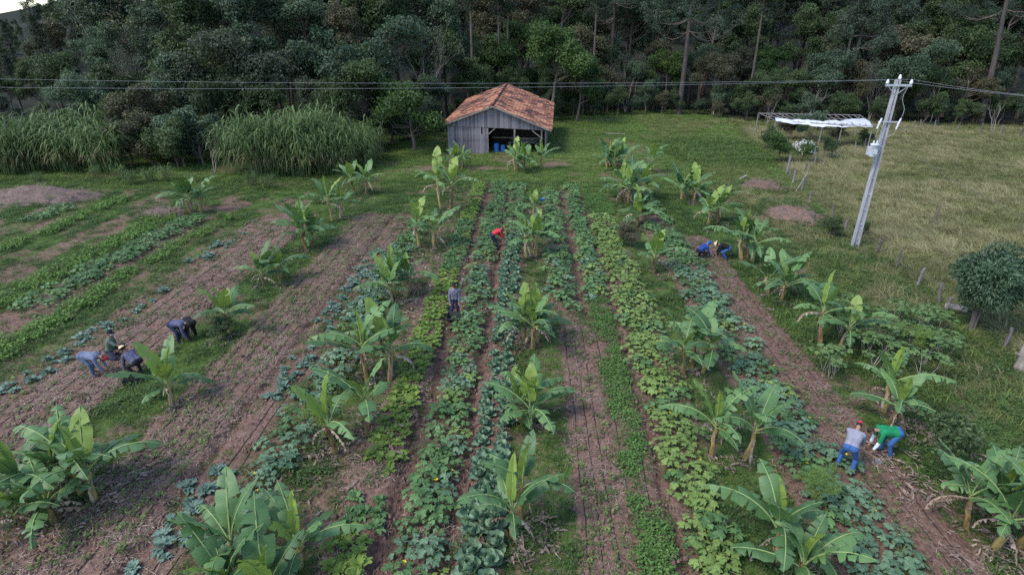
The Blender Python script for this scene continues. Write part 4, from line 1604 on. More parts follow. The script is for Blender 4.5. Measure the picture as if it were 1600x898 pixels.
# ================================================================== GRASS, WEEDS, STRAW (uncountable)
M['gr'] = foliage("meadow_grass", (.036, .076, .014), (.205, .290, .070), .7, .3, inst=True, objrand=.5)
M['gr_weed'] = foliage("weeds_dark", (.020, .052, .012), (.125, .205, .050), .6, .25, inst=True, objrand=.45)
M['gr_dry'] = foliage("dry_pasture_grass", (.08, .105, .028), (.46, .39, .21), .8, .3, inst=True, objrand=.7)
M['gr_past'] = foliage("pasture_turf", (.062, .085, .020), (.32, .31, .13), .8, .3, inst=True, objrand=.6)
M['straw'] = foliage("straw_mulch", (.10, .065, .05), (.40, .30, .235), .9, 0, inst=True, objrand=.4)
M['litter'] = foliage("dead_banana_litter", (.10, .07, .058), (.42, .32, .26), .9, .1, inst=True, objrand=.5)
M['seed'] = foliage("seedlings", (.065, .105, .028), (.20, .26, .08), .6, .2, inst=True, objrand=.5)

GRS = [tuft_mesh("grass", 34, .08, .20, .014, .20, .5, M['gr'], .5) for k in range(4)]
GRW = [weed_mesh("weeds", 34, .24, .17, .07, M['gr_weed']) for k in range(3)] + [tuft_mesh("weeds", 34, .10, .26, .016, .18, .45, M['gr_weed'], .5) for k in range(3)]
GRD = [tuft_mesh("dry", 46, .25, .65, .015, .26, .75, M['gr_dry'], .55, 1.0) for k in range(4)]
GRM = [tuft_mesh("lush", 44, .14, .38, .020, .30, .5, M['gr'], .7) for k in range(4)]


def field(name, x0, x1, y0, y1, dens, protos, accept, tintf, s, label, cat, lay=None):
    x, y = rand_pts(x0, x1, y0, y1, dens)
    P0 = np.stack([x, y, np.zeros(len(x))], 1)
    k = in_view(P0, 120)
    x, y = x[k], y[k]
    f = ground_fields(x, y)
    pr = accept(x, y, f)
    k = RNG.uniform(size=len(x)) < pr
    x, y = x[k], y[k]
    f = [a[k] for a in f]
    n = len(x)
    rz = RNG.uniform(0, 6.28, n) if lay is None else lay + RNG.normal(0, .5, n)
    return scatter(name, protos, np.stack([x, y, f[3] - .01], 1), np.stack([RNG.normal(0, .08, n), RNG.normal(0, .08, n), rz], 1), RNG.uniform(s[0], s[1], n),
                   RNG.integers(0, len(protos), n), np.clip(tintf(x, y, f) + RNG.normal(0, .12, n), 0, 1), label, cat)


bay = lambda x, y: np.exp(-((np.abs(x[:, None] - np.array([[-13.2, -6.1, 0.1, 6.3, 12.2]]))).min(1) / 1.1) ** 2)
field("garden_weeds", -46, 20.5, 6, 48, 30, GRW,
      lambda x, y, f: np.clip(1.15 - f[0] * 1.15, .09, 1) * (1 - f[4]) * np.clip((.55 * fbm(x * .5, y * .5, 81) + .45 * fbm(x * 1.6, y * 1.6, 80) - .40) * 5, .04, 1),
      lambda x, y, f: -.05 + 1.0 * fbm(x * .5, y * .5, 82) - .15 * bay(x, y) * (y < 45) , (.5, 1.5), "dark green weeds and grass between the garden beds", "weeds")
field("garden_grass", -60, 21, 6, 50, 20, GRS,
      lambda x, y, f: np.clip(1.0 - f[0] * 1.1, 0, 1) * (1 - f[4]), lambda x, y, f: .0 + 1.05 * fbm(x * .4, y * .4, 83) + .35 * f[2], (.7, 1.2), "short grass among the garden rows", "grass")
field("meadow_grass", -62, 62, 44, 98, 16, GRM + GRS,
      lambda x, y, f: np.clip(1.1 - f[0] * 1.15, 0, 1) * (1 - f[4] * .85) * (1 - f[5] * .7), lambda x, y, f: .18 + 1.1 * fbm(x * .25, y * .25, 84) + .35 * f[2], (.6, 1.35), "green meadow grass around the barn", "grass")
field("pasture_grass", 11, 90, 8, 90, 15, GRD,
      lambda x, y, f: np.maximum(f[4], .45 * (f[2] > .15)) * (x > np.where(y > 46, 22, 11.8)) * np.clip(.08 + f[2] * .85, 0, 1) * np.clip((fbm(x * .7, y * .7, 79) - .36) * 4, .06, 1) * (1 - f[5]), lambda x, y, f: .06 + .9 * f[2] * (.35 + fbm(x * .5, y * .5, 85)), (.8, 1.7), "tall wind-laid dry grass of the pasture beyond the fence", "grass", lay=2.6)
GRP = [tuft_mesh("turf", 40, .14, .38, .016, .26, .6, M['gr_past'], .55, .8) for k in range(4)]
field("pasture_turf", 15, 90, 8, 90, 18, GRP,
      lambda x, y, f: np.maximum(f[4], .3 * (x < 22)) * (1 - f[5]), lambda x, y, f: .05 + .8 * fbm(x * .35, y * .35, 86) + .35 * f[2], (.8, 1.5), "short green turf of the pasture", "grass")
# the lush unmown patch right of the meadow
hx, hy = at(1120, 235)
field("lush_weeds", hx - 8, hx + 9, hy - 9, hy + 10, 16, GRW + GRM,
      lambda x, y, f: (1 - f[4]) * np.clip(1.5 - np.sqrt(((x - hx) / 6.5) ** 2 + ((y - hy) / 8) ** 2) * 1.3, 0, 1), lambda x, y, f: .25 + .4 * fbm(x * .3, y * .3, 87), (1.3, 2.4), "lush unmown weeds between the meadow and the fence", "weeds")
# rank grass by the right-hand bananas
field("rank_grass", 11.2, 19.5, 9, 38, 9, GRM + GRW,
      lambda x, y, f: (1 - f[4]) * np.clip((fbm(x * .35, y * .35, 88) - .42) * 4, 0, 1), lambda x, y, f: .2 + .6 * fbm(x * .3, y * .3, 89), (1.0, 1.9), "rank green grass between the right-hand bananas and the fence", "grass")


def straw_mesh(n, spread, l0, l1, w):
    mb = MB()
    a = RNG.uniform(0, 2 * PI, n); r = spread * np.sqrt(RNG.uniform(0, 1, n))
    C = np.stack([r * np.cos(a), r * np.sin(a), RNG.uniform(.008, .035, n)], 1)
    az = RNG.uniform(0, 2 * PI, n)
    D = np.stack([np.cos(az), np.sin(az), RNG.normal(0, .12, n)], 1)
    U = np.stack([-np.sin(az), np.cos(az), RNG.normal(0, .2, n)], 1)
    mb.cards(C, D, U, RNG.uniform(l0, l1, n), w * RNG.uniform(.6, 1.4, n), 0, RNG.uniform(0, 1, n))
    return mb.mesh("straw", [M['straw']])


STR = [straw_mesh(46, .38, .08, .26, .016) for k in range(4)]
field("straw_mulch", -20, 12, 6, 40, 7, STR, lambda x, y, f: np.clip((f[0] - .7) * 4, 0, 1) * np.clip(1.1 - f[1] * 1.1, 0, 1),
      lambda x, y, f: .35 + .4 * fbm(x * .6, y * .6, 91), (.7, 1.3), "dry straw mulch strewn over the bare beds", "straw")


def clod(seed):
    rg = np.random.default_rng(seed)
    mb = MB()
    for q in range(7):
        c = np.array([rg.uniform(-.3, .3), rg.uniform(-.3, .3), .0]); s = rg.uniform(.02, .055)
        V = np.array([(1, 0, 0), (.4, .9, 0), (-.7, .7, 0), (-1, -.2, 0), (-.2, -1, 0), (.7, -.8, 0), (.4, .3, .8), (-.4, .1, .9), (.1, -.5, .75)]) * (1 + rg.normal(0, .2, (9, 3)))
        F = [(0, 1, 6), (1, 2, 6), (2, 7, 6), (2, 3, 7), (3, 4, 7), (4, 8, 7), (4, 5, 8), (5, 0, 8), (0, 6, 8), (6, 7, 8)]
        mb.add(c + V * s, F, 0, rg.uniform(0, 1))
    return mb.mesh("clod", [M['clod']])


M['clod'] = foliage("soil_clod", (.05, .030, .023), (.24, .155, .12), .95, 0, inst=True, objrand=.4)
CLOD = [clod(k) for k in range(5)]
field("soil_clods", -20, 12, 6, 40, 9, CLOD, lambda x, y, f: np.clip((f[0] - .6) * 3, 0, 1), lambda x, y, f: .7 - .5 * f[1], (.6, 1.5), "crumbled soil clods lying on the beds and footpaths", "soil")


def curl_piece(seed):
    rg = np.random.default_rng(seed)
    mb = MB()
    for q in range(5):
        o = np.array([rg.uniform(-.3, .3), rg.uniform(-.3, .3), .02]); az = rg.uniform(0, 6.28)
        L = rg.uniform(.2, .6); w = rg.uniform(.02, .055); n = 4
        d = np.array([math.cos(az), math.sin(az), 0]); s = np.array([-d[1], d[0], 0])
        V = []
        for k in range(n + 1):
            p = o + d * L * (k / n - .5) + np.array([0, 0, rg.uniform(0, .07)])
            ww = w * math.sin(PI * (.12 + .76 * k / n))
            V += [p - s * ww + np.array([0, 0, rg.uniform(.0, .06)]), p, p + s * ww + np.array([0, 0, rg.uniform(.0, .06)])]
        F = [(3 * k + j, 3 * k + j + 1, 3 * k + j + 4, 3 * k + j + 3) for k in range(n) for j in range(2)]
        mb.add(V, F, 0, rg.uniform(.1, .95))
    return mb.mesh("litter", [M['litter']])


CUR = [curl_piece(k) for k in range(5)]
LP = []
for x, y, s in ban_sites:
    if y > 48:
        continue
    ox, oy = random.uniform(-.2, .5), random.uniform(-.6, .2)
    for k in range(int(11 * s)):
        r = abs(random.gauss(0, .45)) * s; a = random.uniform(0, 6.28)
        LP.append((x + ox + r * math.cos(a), y + oy + r * math.sin(a) * 1.1))
for px, py, n, sx, sy in ((655, 425, 60, .5, 3.2), (660, 470, 50, .5, 2.5), (580, 700, 50, .7, 1.4), (180, 750, 30, .6, .6), (500, 720, 30, .6, .8), (1440, 690, 40, 1.0, .35), (1440, 760, 40, .7, .7), (1590, 870, 40, 1, .5), (835, 860, 30, .4, .4), (700, 320, 26, .4, 3)):
    x, y = at(px, py)
    for k in range(n):
        LP.append((x + random.gauss(0, sx), y + random.gauss(0, sy)))
LP = np.array(LP)
z = ground_fields(LP[:, 0], LP[:, 1])[3]
n = len(LP)
scatter("leaf_litter", CUR, np.stack([LP[:, 0], LP[:, 1], z + .01], 1), np.stack([RNG.normal(0, .15, n), RNG.normal(0, .15, n), RNG.uniform(0, 6.28, n)], 1), RNG.uniform(.35, .85, n),
        RNG.integers(0, 5, n), RNG.uniform(0, 1, n), "dry pale banana leaf litter heaped under the banana plants", "leaf litter")

# ---- seedlings in the bare beds
SEED = [weed_mesh("seedling", 12, .09, .09, .065, M['seed']) for k in range(4)]
S = []
for x0, x1, y0, y1, nl, dy, gap in ((-11.8, -9.75, 8, 37, 6, .22, .36), (-17.2, -15, 12, 36, 5, .3, .54), (1.45, 2.5, 8, 22, 4, .26, .42), (9.4, 10.8, 8, 33, 4, .3, .52), (-8.6, -7, 18, 37, 4, .3, .5), (-19, -17.5, 12, 36, 4, .3, .45)):
    for c in range(nl):
        yy = np.arange(y0, y1, dy)
        xx = x0 + (c + .5) * (x1 - x0) / nl + RNG.normal(0, .04, len(yy))
        yy = yy + RNG.normal(0, .05, len(yy))
        k = fbm(xx * .55, yy * .35, 93) + RNG.uniform(-.12, .12, len(yy)) > gap
        S += list(zip(xx[k], yy[k]))
S = np.array(S)
n = len(S)
scatter("seedlings", SEED, np.stack([S[:, 0], S[:, 1], ground_fields(S[:, 0], S[:, 1])[3]], 1), np.stack([np.zeros(n), np.zeros(n), RNG.uniform(0, 6.28, n)], 1), RNG.uniform(.6, 1.7, n),
        RNG.integers(0, 4, n), RNG.uniform(0, 1, n), "tiny green seedlings dotted along the straw beds", "seedlings")

# ---- drip hoses
M['hose'] = surf("drip_hose_black", (.012, .011, .012), (.04, .036, .036), 3, .55, bump=0)


def hose(x0, y0, y1, lab, grp):
    ys = np.arange(y0, y1, .5)
    ph = random.uniform(0, 100)
    xs = x0 + (fbm(ys * .35 + ph, ys * 0 + ph, 95) - .5) * .22
    zz = ground_fields(xs, ys)[3] + .012
    mb = MB()
    mb.tube(np.stack([xs, ys, zz], 1), .0125, 4)
    tag(obj("drip_hose", mb.mesh("drip_hose", [M['hose']], True)), lab, "hose", grp)


for xs_, y0, y1, lab in (((-17.0, -16.4, -15.8, -15.2), 6.5, 36.8, "thin black drip hose along the straw bed of the kneeling workers"),
                         ((-11.6, -11.0, -10.5, -9.95), 6.5, 37.5, "thin black drip hose along the seedling bed left of the kale"),
                         ((-8.75, -8.35), 7, 36, "thin black drip hose beside the blue kale row"),
                         ((1.5, 1.85, 2.2), 6.5, 23, "thin black drip hose along the bare bed right of the centre bananas"),
                         ((2.75, 3.3), 6.5, 22, "thin black drip hose under the carpeting green crop"),
                         ((9.55, 10.05, 10.5), 6.5, 33, "thin black drip hose along the bed the two men are hoeing"),
                         ((-2.95, -2.4), 6.5, 14, "thin black drip hose under the dark squash beside the footpath")):
    for x_ in xs_:
        hose(x_, y0, y1, lab, lab.replace("thin black drip hose", "drip hoses"))

# ================================================================== BARN
M['plank'] = surf("weathered_plank", (.055, .048, .056), (.165, .148, .165), 3.5, .9, (3, 3, .35), .35, objrand=.35, c3=(.25, .228, .24))
M['plank_d'] = surf("old_timber", (.10, .085, .075), (.28, .25, .22), 3, .9, (2, 2, .4), .3)
M['tile'] = surf("clay_tile", (.055, .030, .028), (.215, .080, .050), 1.1, .85, (1, 1, 1), .25, 8, tint=1.25, c3=(.38, .18, .105))
M['inside'] = surf("barn_shade_dark", (.015, .013, .012), (.04, .035, .031), 3, .9, (2, 2, .4), .2)  # near-black: the barn's interior shade is put into the wall colour
BX, BY = -8.85, 60.2
bz = gz(-4, 61)
barn = thing("barn", "old weathered plank barn with reddish clay tile roof at the meadow's far side", "barn", (BX, BY, bz), R(-2.5))
XL, XA, XR = -.45, 4.75, 10.75
ZL, ZA, ZR = 2.98, 4.85, 2.52
BL = 17.0
RISE = .75 / BL


def roof_z(x):
    return ZL + (ZA - ZL) * (x - XL) / (XA - XL) if x < XA else ZA + (ZR - ZA) * (x - XA) / (XR - XA)


def plank(x, w, z0, y=0.0, zt=None):
    mb = MB()
    za = (roof_z(x) if zt is None else zt) - .06
    zb = (roof_z(x + w) if zt is None else zt) - .06
    th = .025
    V = [(0, 0, z0), (w, 0, z0), (w, th, z0), (0, th, z0), (0, 0, za), (w, 0, zb), (w, th, zb), (0, th, za)]
    mb.add(V, [(0, 3, 2, 1), (4, 5, 6, 7), (0, 1, 5, 4), (1, 2, 6, 5), (2, 3, 7, 6), (3, 0, 4, 7)])
    return obj("plank", mb.mesh("plank", [M['plank']]), barn, (x, y, 0))


ZB = lambda x: 2.82 - .035 * x
x = 0.0
while x < 4.05:
    w = random.uniform(.13, .2)
    if 3.42 < x < 3.62:
        plank(x, w - .012, -.05, random.uniform(-.006, .006), 2.05)
    else:
        plank(x, w - .012, -.05 + random.uniform(0, .08), random.uniform(-.006, .006), 2.78)
    x += w
x = 0.0
while x < 10.15:
    w = random.uniform(.14, .2)
    if XA - w < x < XA:
        w = XA - x
    plank(x, w - .01, ZB(x) + random.uniform(-.015, .015), -.045 + random.uniform(-.005, .005))
    x += w


def timber(name, a, b, w, h, m='plank_d'):
    mb = MB()
    mb.beam(a, b, w, h)
    return obj(name, mb.mesh(name, [M[m]]), barn)


for px_ in (0.02, 4.15, 6.95, 9.75):
    timber("post", (px_, .08, -.1), (px_, .08, ZB(px_) + .15), .15, .15)
timber("post", (10.15, .35, -.1), (10.15, .35, 2.5), .14, .14)
timber("beam", (-.05, .05, ZB(0) + .05), (10.2, .05, ZB(10.2) + .05), .12, .16)
for a, b in (((4.2, .06, 1.95), (4.95, .06, 2.62)), ((9.7, .06, 1.7), (8.75, .06, 2.42)), ((7.0, .06, 2.0), (7.0, .8, 2.55))):
    timber("brace", a, b, .08, .10)
for q in (4.2, 8.4, 12.6, 16.6):
    timber("post", (10.15, q, -.1), (10.15, q, 2.5 + RISE * q), .14, .14)
    timber("post", (.05, q, -.1), (.05, q, 2.9 + RISE * q), .14, .14)
mb = MB()
k = 0.1
while k < 16.6:
    w = random.uniform(.16, .24)
    mb.box((-.02, k + w / 2, 1.4 + RISE * k / 2), (.025, w - .012, 2.9 + RISE * k), t=random.random())
    k += w
obj("side_wall", mb.mesh("side_wall", [M['plank']]), barn)
mb = MB()
for k in range(50):
    w = 10.1 / 50
    x = .05 + k * w
    h = roof_z(x) + RISE * 16.6 - .15
    mb.box((x + w / 2, 16.62, h / 2), (w - .01, .03, h), t=random.random())
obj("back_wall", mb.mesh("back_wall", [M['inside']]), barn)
mb = MB()  # right side planks, added to close the barn and darken its interior
k = 1.6
while k < 16.6:
    w = random.uniform(.16, .24)
    mb.box((10.2, k + w / 2, 1.2 + RISE * k / 2), (.025, w - .004, 2.5 + RISE * k), t=random.random())
    k += w
obj("side_wall", mb.mesh("side_wall", [M['plank']]), barn)
mb = MB()
mb.box((7.2, 4.5, 1.2), (6.0, .04, 2.4))  # added dark wall standing in for the shade deeper inside
obj("shade_wall", mb.mesh("shade_wall", [M['inside']]), barn)
timber("rail", (4.3, 2.6, 1.25), (9.9, 2.6, 1.2), .08, .12)
# roof: boards under, clay tiles on top
for s in (0, 1):
    xa, za, xb, zb = (XL, ZL, XA, ZA) if s == 0 else (XR, ZR, XA, ZA)
    sx = 1 if s == 0 else -1
    mb = MB()
    y0, y1 = -.42, BL
    V = [(xa, y0, za + RISE * y0), (xb, y0, zb + RISE * y0), (xb, y1, zb + RISE * y1), (xa, y1, za + RISE * y1)]
    V += [(p[0], p[1], p[2] - .05) for p in V]
    mb.add(V, [(0, 1, 2, 3), (7, 6, 5, 4), (0, 4, 5, 1), (1, 5, 6, 2), (2, 6, 7, 3), (3, 7, 4, 0)])
    ro = obj("roof", mb.mesh("roof", [M['plank_d']]), barn)
    tb = MB()
    run = math.hypot(xb - xa, zb - za)
    nr = int(run / .34)
    nc = int((y1 - y0) / .235)
    dx_, dz_ = (xb - xa) / run, (zb - za) / run
    nxv = np.array([-dz_ * sx, 0, dx_ * sx])
    for r_ in range(nr):
        for c in range(nc):
            yc = y0 + (c + .5) * .235 + (random.uniform(-.012, .012))
            u0 = r_ * run / nr - .05; u1 = u0 + run / nr + .07
            lift = .02 + random.uniform(0, .012)
            V = []
            for u, li in ((u0, lift + .035), (u1, lift)):
                for a, hh in ((-.118, .0), (-.06, .05), (.06, .05), (.118, .0)):
                    p = np.array([xa + dx_ * u, yc + a, za + dz_ * u + RISE * (yc + a)]) + nxv * (li + hh)
                    V.append(p)
            V += [V[k] - nxv * .02 for k in range(4)]
            cl = vnoise(np.array([r_ * .45 + 9 * s]), np.array([c * .35]), 6)[0]
            tb.add(V, [(0, 1, 5, 4), (1, 2, 6, 5), (2, 3, 7, 6), (8, 9, 1, 0), (9, 10, 2, 1), (10, 11, 3, 2)], 0,
                   min(1, max(0, cl * .75 + random.gauss(.12, .22) + (.18 if (s == 0 and r_ < 4) or (s == 1 and c < 4) else 0))))
    tl = obj("roof_tiles", tb.mesh("roof_tiles", [M['tile']]), ro)
    tl["kind"] = "stuff"
    # barge board
    mb = MB()
    mb.beam((xa, y0 - .02, za + RISE * y0 - .05), (xb, y0 - .02, zb + RISE * y0 - .05), .03, .15)
    obj("barge_board", mb.mesh("barge_board", [M['plank_d']]), ro)
mb = MB()
for k in range(45):
    y = -.42 + k * .385
    V = []
    for yy, li in ((y, .03), (y + .43, .0)):
        for a, hh in ((-.15, -.03), (-.08, .06), (.08, .06), (.15, -.03)):
            V.append((XA + a, yy, ZA + RISE * yy + .07 + li + hh))
    mb.add(V, [(0, 1, 5, 4), (1, 2, 6, 5), (2, 3, 7, 6)], 0, random.uniform(.0, .55))
rc = obj("ridge_tiles", mb.mesh("ridge_tiles", [M['tile']]), barn)
rc["kind"] = "stuff"

M['blue'] = surf("blue_plastic", (.01, .07, .25), (.03, .14, .42), 3, .45, bump=0)


def on_barn(lx, ly):
    a = R(-2.5)
    return BX + lx * math.cos(a) - ly * math.sin(a), BY + lx * math.sin(a) + ly * math.cos(a)


for lx, ly, s, lab in ((4.95, .85, 1.0, "large blue plastic barrel just inside the barn opening"), (5.65, 1.0, .8, "smaller blue plastic barrel beside the large one in the barn")):
    mb = MB()
    mb.lathe([(.001, 0), (.27, 0), (.29, .08), (.30, .3), (.285, .32), (.30, .34), (.30, .6), (.285, .62), (.30, .64), (.28, .88), (.24, .92), (.22, .9), (.001, .9)], 14)
    x, y = on_barn(lx, ly)
    tag(obj("barrel", mb.mesh("barrel", [M['blue']], True), None, (x, y, bz), None, s), lab, "barrel")
x, y = on_barn(7.8, 2.4)
t = thing("workbench", "rough timber bench stacked with boards inside the dark barn", "bench", (x, y, bz), R(-2.5))
mb = MB(); mb.box((0, 0, .8), (3.4, .8, .06)); obj("bench_top", mb.mesh("bench_top", [M['plank_d']]), t)
for sx in (-1.5, 1.5):
    for sy in (-.3, .3):
        mb = MB(); mb.box((sx, sy, .38), (.09, .09, .78)); obj("leg", mb.mesh("leg", [M['plank_d']]), t)
for k in range(7):
    mb = MB(); mb.box((0, 0, 0), (random.uniform(1.6, 2.8), .16, .05))
    tag(obj("board", mb.mesh("board", [M['plank_d']]), None, (x + random.uniform(-.3, .3), y + random.uniform(-.2, .2), bz + .87 + k * .055), (0, 0, R(random.uniform(-8, 8)))), "loose board stacked on the bench in the barn", "board", "boards on the barn bench")

# ================================================================== UTILITY POLE AND WIRES
M['conc'] = surf("pole_concrete", (.24, .23, .25), (.42, .41, .43), 6, .85, (1, 1, .3), .15)
M['steel'] = surf("galvanised_steel", (.30, .31, .34), (.50, .51, .55), 8, .45, bump=.03, metal=.3)
M['porc'] = surf("porcelain", (.55, .55, .58), (.75, .75, .78), 4, .3, bump=0, spec=.5)
M['trafo'] = surf("transformer_paint", (.36, .38, .42), (.52, .54, .58), 4, .5, bump=.02)
M['wire'] = surf("aluminium_wire", (.20, .21, .22), (.32, .33, .35), 4, .5, bump=0)
M['rubber'] = surf("black_cable", (.02, .02, .022), (.05, .05, .052), 4, .6, bump=0)
UX, UY = at(1335, 385)
uz = gz(UX, UY)
pole = thing("utility_pole", "tall grey concrete utility pole standing by the pasture fence", "utility pole", (UX, UY, uz), R(-6))
PH = 9.35
mb = MB()
w0, w1, d0, d1 = .40, .21, .28, .16
for sx in (-1, 1):
    mb.beam((sx * (w0 / 2 - .05), 0, -.3), (sx * (w1 / 2 - .035), 0, PH), .09, d0 * .8, up=(0, 1, 0))
mb.beam((0, .01, -.3), (0, .01, PH - .02), w1 * .9, .07, up=(0, 1, 0))
obj("shaft", mb.mesh("shaft", [M['conc']]), pole)
for k in range(10):
    z = .5 + k * .9
    mb = MB(); mb.box((0, -.03, z), (w0 - (w0 - w1) * z / PH - .12, .075, .12)); obj("web_rib", mb.mesh("web_rib", [M['conc']]), pole)
mb = MB(); mb.beam((-.62, -.16, PH - .28), (.66, -.16, PH - .28), .09, .11); arm = obj("crossarm", mb.mesh("crossarm", [M['steel']]), pole)
for sx in (-1, 1):
    mb = MB(); mb.beam((sx * .5, -.16, PH - .32), (sx * .06, -.13, PH - .72), .03, .03); obj("arm_brace", mb.mesh("arm_brace", [M['steel']]), arm)
INS = [(-.56, -.16, PH - .22), (.60, -.16, PH - .22), (.06, 0, PH)]
for p in INS:
    mb = MB()
    mb.lathe([(.02, 0), (.07, .02), (.09, .07), (.06, .09), (.085, .13), (.05, .16), (.06, .20), (.02, .24), (.001, .245)], 10, p)
    obj("insulator", mb.mesh("insulator", [M['porc']], True), pole)
mb = MB(); mb.beam((-.42, -.16, PH - 2.15), (.46, -.16, PH - 2.15), .06, .06); a2 = obj("crossarm", mb.mesh("crossarm", [M['steel']]), pole)
for sx in (-.46, .5):
    mb = MB()
    mb.tube([(sx - .05, -.2, PH - 2.5), (sx + .03, -.26, PH - 1.95)], [.045, .045], 7)
    mb.lathe([(.03, 0), (.07, .02), (.03, .06), (.07, .1), (.03, .14), (.07, .18), (.03, .22)], 8, (sx, -.17, PH - 2.32))
    obj("fuse_cutout", mb.mesh("fuse_cutout", [M['porc']], True), a2)
tr = obj("transformer", None, pole, (-.42, -.22, PH - 4.0), None, .84)
mb = MB(); mb.lathe([(.001, 0), (.24, 0), (.25, .04), (.25, .72), (.27, .74), (.27, .80), (.20, .84), (.001, .85)], 14)
obj("tank", mb.mesh("tank", [M['trafo']], True), tr)
mb = MB()
for k in range(4):
    mb.box((-.30, -.1 + k * .07, .38), (.16, .025, .55))
mb.box((.02, -.28, .36), (.22, .05, .3))
obj("cooling_fin", mb.mesh("cooling_fin", [M['trafo']]), tr)
for sx in (-.1, .1):
    mb = MB(); mb.lathe([(.04, 0), (.06, .02), (.035, .05), (.06, .08), (.035, .12), (.05, .15), (.015, .2)], 8, (sx, 0, .84)); obj("bushing", mb.mesh("bushing", [M['porc']], True), tr)
mb = MB(); mb.box((.28, .05, .5), (.22, .06, .08)); mb.box((.28, .05, .15), (.22, .06, .08)); obj("bracket", mb.mesh("bracket", [M['steel']]), tr)
for pts in ([(.58, -.16, PH - .1), (.30, -.2, PH - .9), (.62, -.24, PH - 1.5), (.52, -.24, PH - 2.0)], [(-.44, -.22, PH - 2.5), (-.52, -.26, PH - 2.9), (-.4, -.24, PH - 3.1)],
            [(.46, -.22, PH - 2.5), (.42, -.2, PH - 2.75), (.1, -.22, PH - 2.95), (-.38, -.22, PH - 3.05)]):
    pp = []
    for i in range(len(pts) - 1):
        for f in np.linspace(0, 1, 4, endpoint=False):
            pp.append(np.array(pts[i]) * (1 - f) + np.array(pts[i + 1]) * f)
    pp.append(np.array(pts[-1]))
    pp = np.array(pp)
    for k in range(2):
        pp[1:-1] = (pp[:-2] + 2 * pp[1:-1] + pp[2:]) / 4
    mb = MB(); mb.tube(pp, .016, 4); obj("jumper_cable", mb.mesh("jumper_cable", [M['wire']], True), pole)


def pole_pt(p):
    a = R(-6)
    return np.array([UX + p[0] * math.cos(a) - p[1] * math.sin(a), UY + p[0] * math.sin(a) + p[1] * math.cos(a), uz + p[2]])


def wire(name, a, b, sag, r, lab, mat='wire', grp=None):
    t = np.linspace(0, 1, 40)[:, None]
    P = np.array(a) * (1 - t) + np.array(b) * t
    P[:, 2] -= sag * 4 * t[:, 0] * (1 - t[:, 0])
    mb = MB(); mb.tube(P, r, 4)
    return tag(obj(name, mb.mesh(name, [M[mat]], True)), lab, "wire", grp)


for i, (py_, lab) in enumerate(((116, "upper overhead wire running left from the pole across the woods"), (129, "lower overhead wire running left from the pole across the woods"))):
    a = pole_pt(INS[1 - i] + np.array((0, 0, .24)) if i == 0 else INS[0] + np.array((0, 0, .2)))
    x, y = at(-40, py_ , 9.55 - .25 * i)
    b = np.array([x, y, 9.55 - .25 * i])
    b = a + (b - a) * 1.25
    wire("overhead_wire", a, b, .35, .0055, lab)
for i, lab in ((0, "overhead wire running right from the pole's outer insulator"), (1, "overhead wire running right from the pole's inner insulator")):
    a = pole_pt(np.array(INS[1 if i == 0 else 0]) + np.array((0, 0, .24)))
    x, y = at(1615, 147 + i * 1.0, 9.3)
    b = a + (np.array([x, y, 9.3]) - a) * 1.4
    wire("overhead_wire", a, b, .1, .0055, lab)

# ================================================================== FENCE POSTS
M['post'] = surf("fence_post_wood", (.07, .06, .058), (.22, .20, .195), 4, .9, (2, 2, .4), .4, objrand=.4)


def post_mesh(seed, h, r):
    rg = np.random.default_rng(seed)
    mb = MB()
    pts = [(rg.normal(0, .012), rg.normal(0, .012), z) for z in np.linspace(-.2, h, 5)]
    mb.tube(pts, r * rg.uniform(.85, 1.15, 5), 7)
    return mb.mesh("fence_post", [M['post']])


PM = [post_mesh(k, 1.15, .065) for k in range(4)]
FP = [(1229, 272, 1.5, 1.6), (1238, 288, 1, 1.1), (1232, 278, .7, 1), (1252, 298, 1.0, .9), (1264, 318, .8, .9), (1300, 342, .8, .9), (1320, 362, .7, .9), (1370, 396, 1.0, .9), (1400, 418, .9, .9), (1432, 447, .95, .95),
      (1465, 474, .9, 1.0), (1477, 488, .7, 1.1), (1568, 545, .85, 1.0), (1257, 268, .9, .9), (1272, 258, 1.1, .9), (1297, 250, 1.0, .9), (1309, 244, 1.0, .8), (1334, 240, 1.1, .8), (1348, 236, 1.2, .8), (1285, 262, .8, .8),
      (1413, 210, 1.0, 1.0), (1425, 205, 1.2, .9), (1437, 206, 1.4, .9), (1460, 203, 1.1, .9), (1494, 207, 1.0, 1.0), (1530, 210, 1.2, 1.0), (1561, 214, 1.3, 1.1), (1592, 217, 1.5, 1.2)]
FPp = []
order = ["first", "second", "third", "fourth", "fifth", "sixth", "seventh", "eighth"]
FLAB = ["thick pale fence post at the corner of the trellis garden", "grey post just below the corner post of the fence", "short stub leaning on the corner post of the fence", "fence post with a pale stick leaning on it", "short weathered post beyond the pole, nearest the red soil mound",
        "low grey fence post halfway between soil mound and utility pole", "low fence post just up the slope from the utility pole", "dark fence post right behind the utility pole base", "grey fence post first downhill of the utility pole", "leaning fence post second downhill of the utility pole",
        "stout fence post third downhill of the pole, just above the hollow log", "short post standing against the hollow log", "pale fence post right of the round tree's trunk", "first post of the trellis-side fence above the corner", "second post of the trellis-side fence, under the white-flowered bush",
        "third post of the trellis-side fence", "fourth post of the trellis-side fence", "fifth post of the trellis-side fence", "last post of the trellis-side fence, beside the pole", "broken low stake between the trellis-side fence posts",
        "leftmost post of the far pasture fence at the wood's edge", "second post from the left of the far pasture fence", "leaning third post of the far pasture fence", "fourth post from the left of the far pasture fence", "fifth post from the left of the far pasture fence",
        "sixth post from the left of the far pasture fence", "seventh post from the left of the far pasture fence", "rightmost post of the far pasture fence at the picture's edge"]
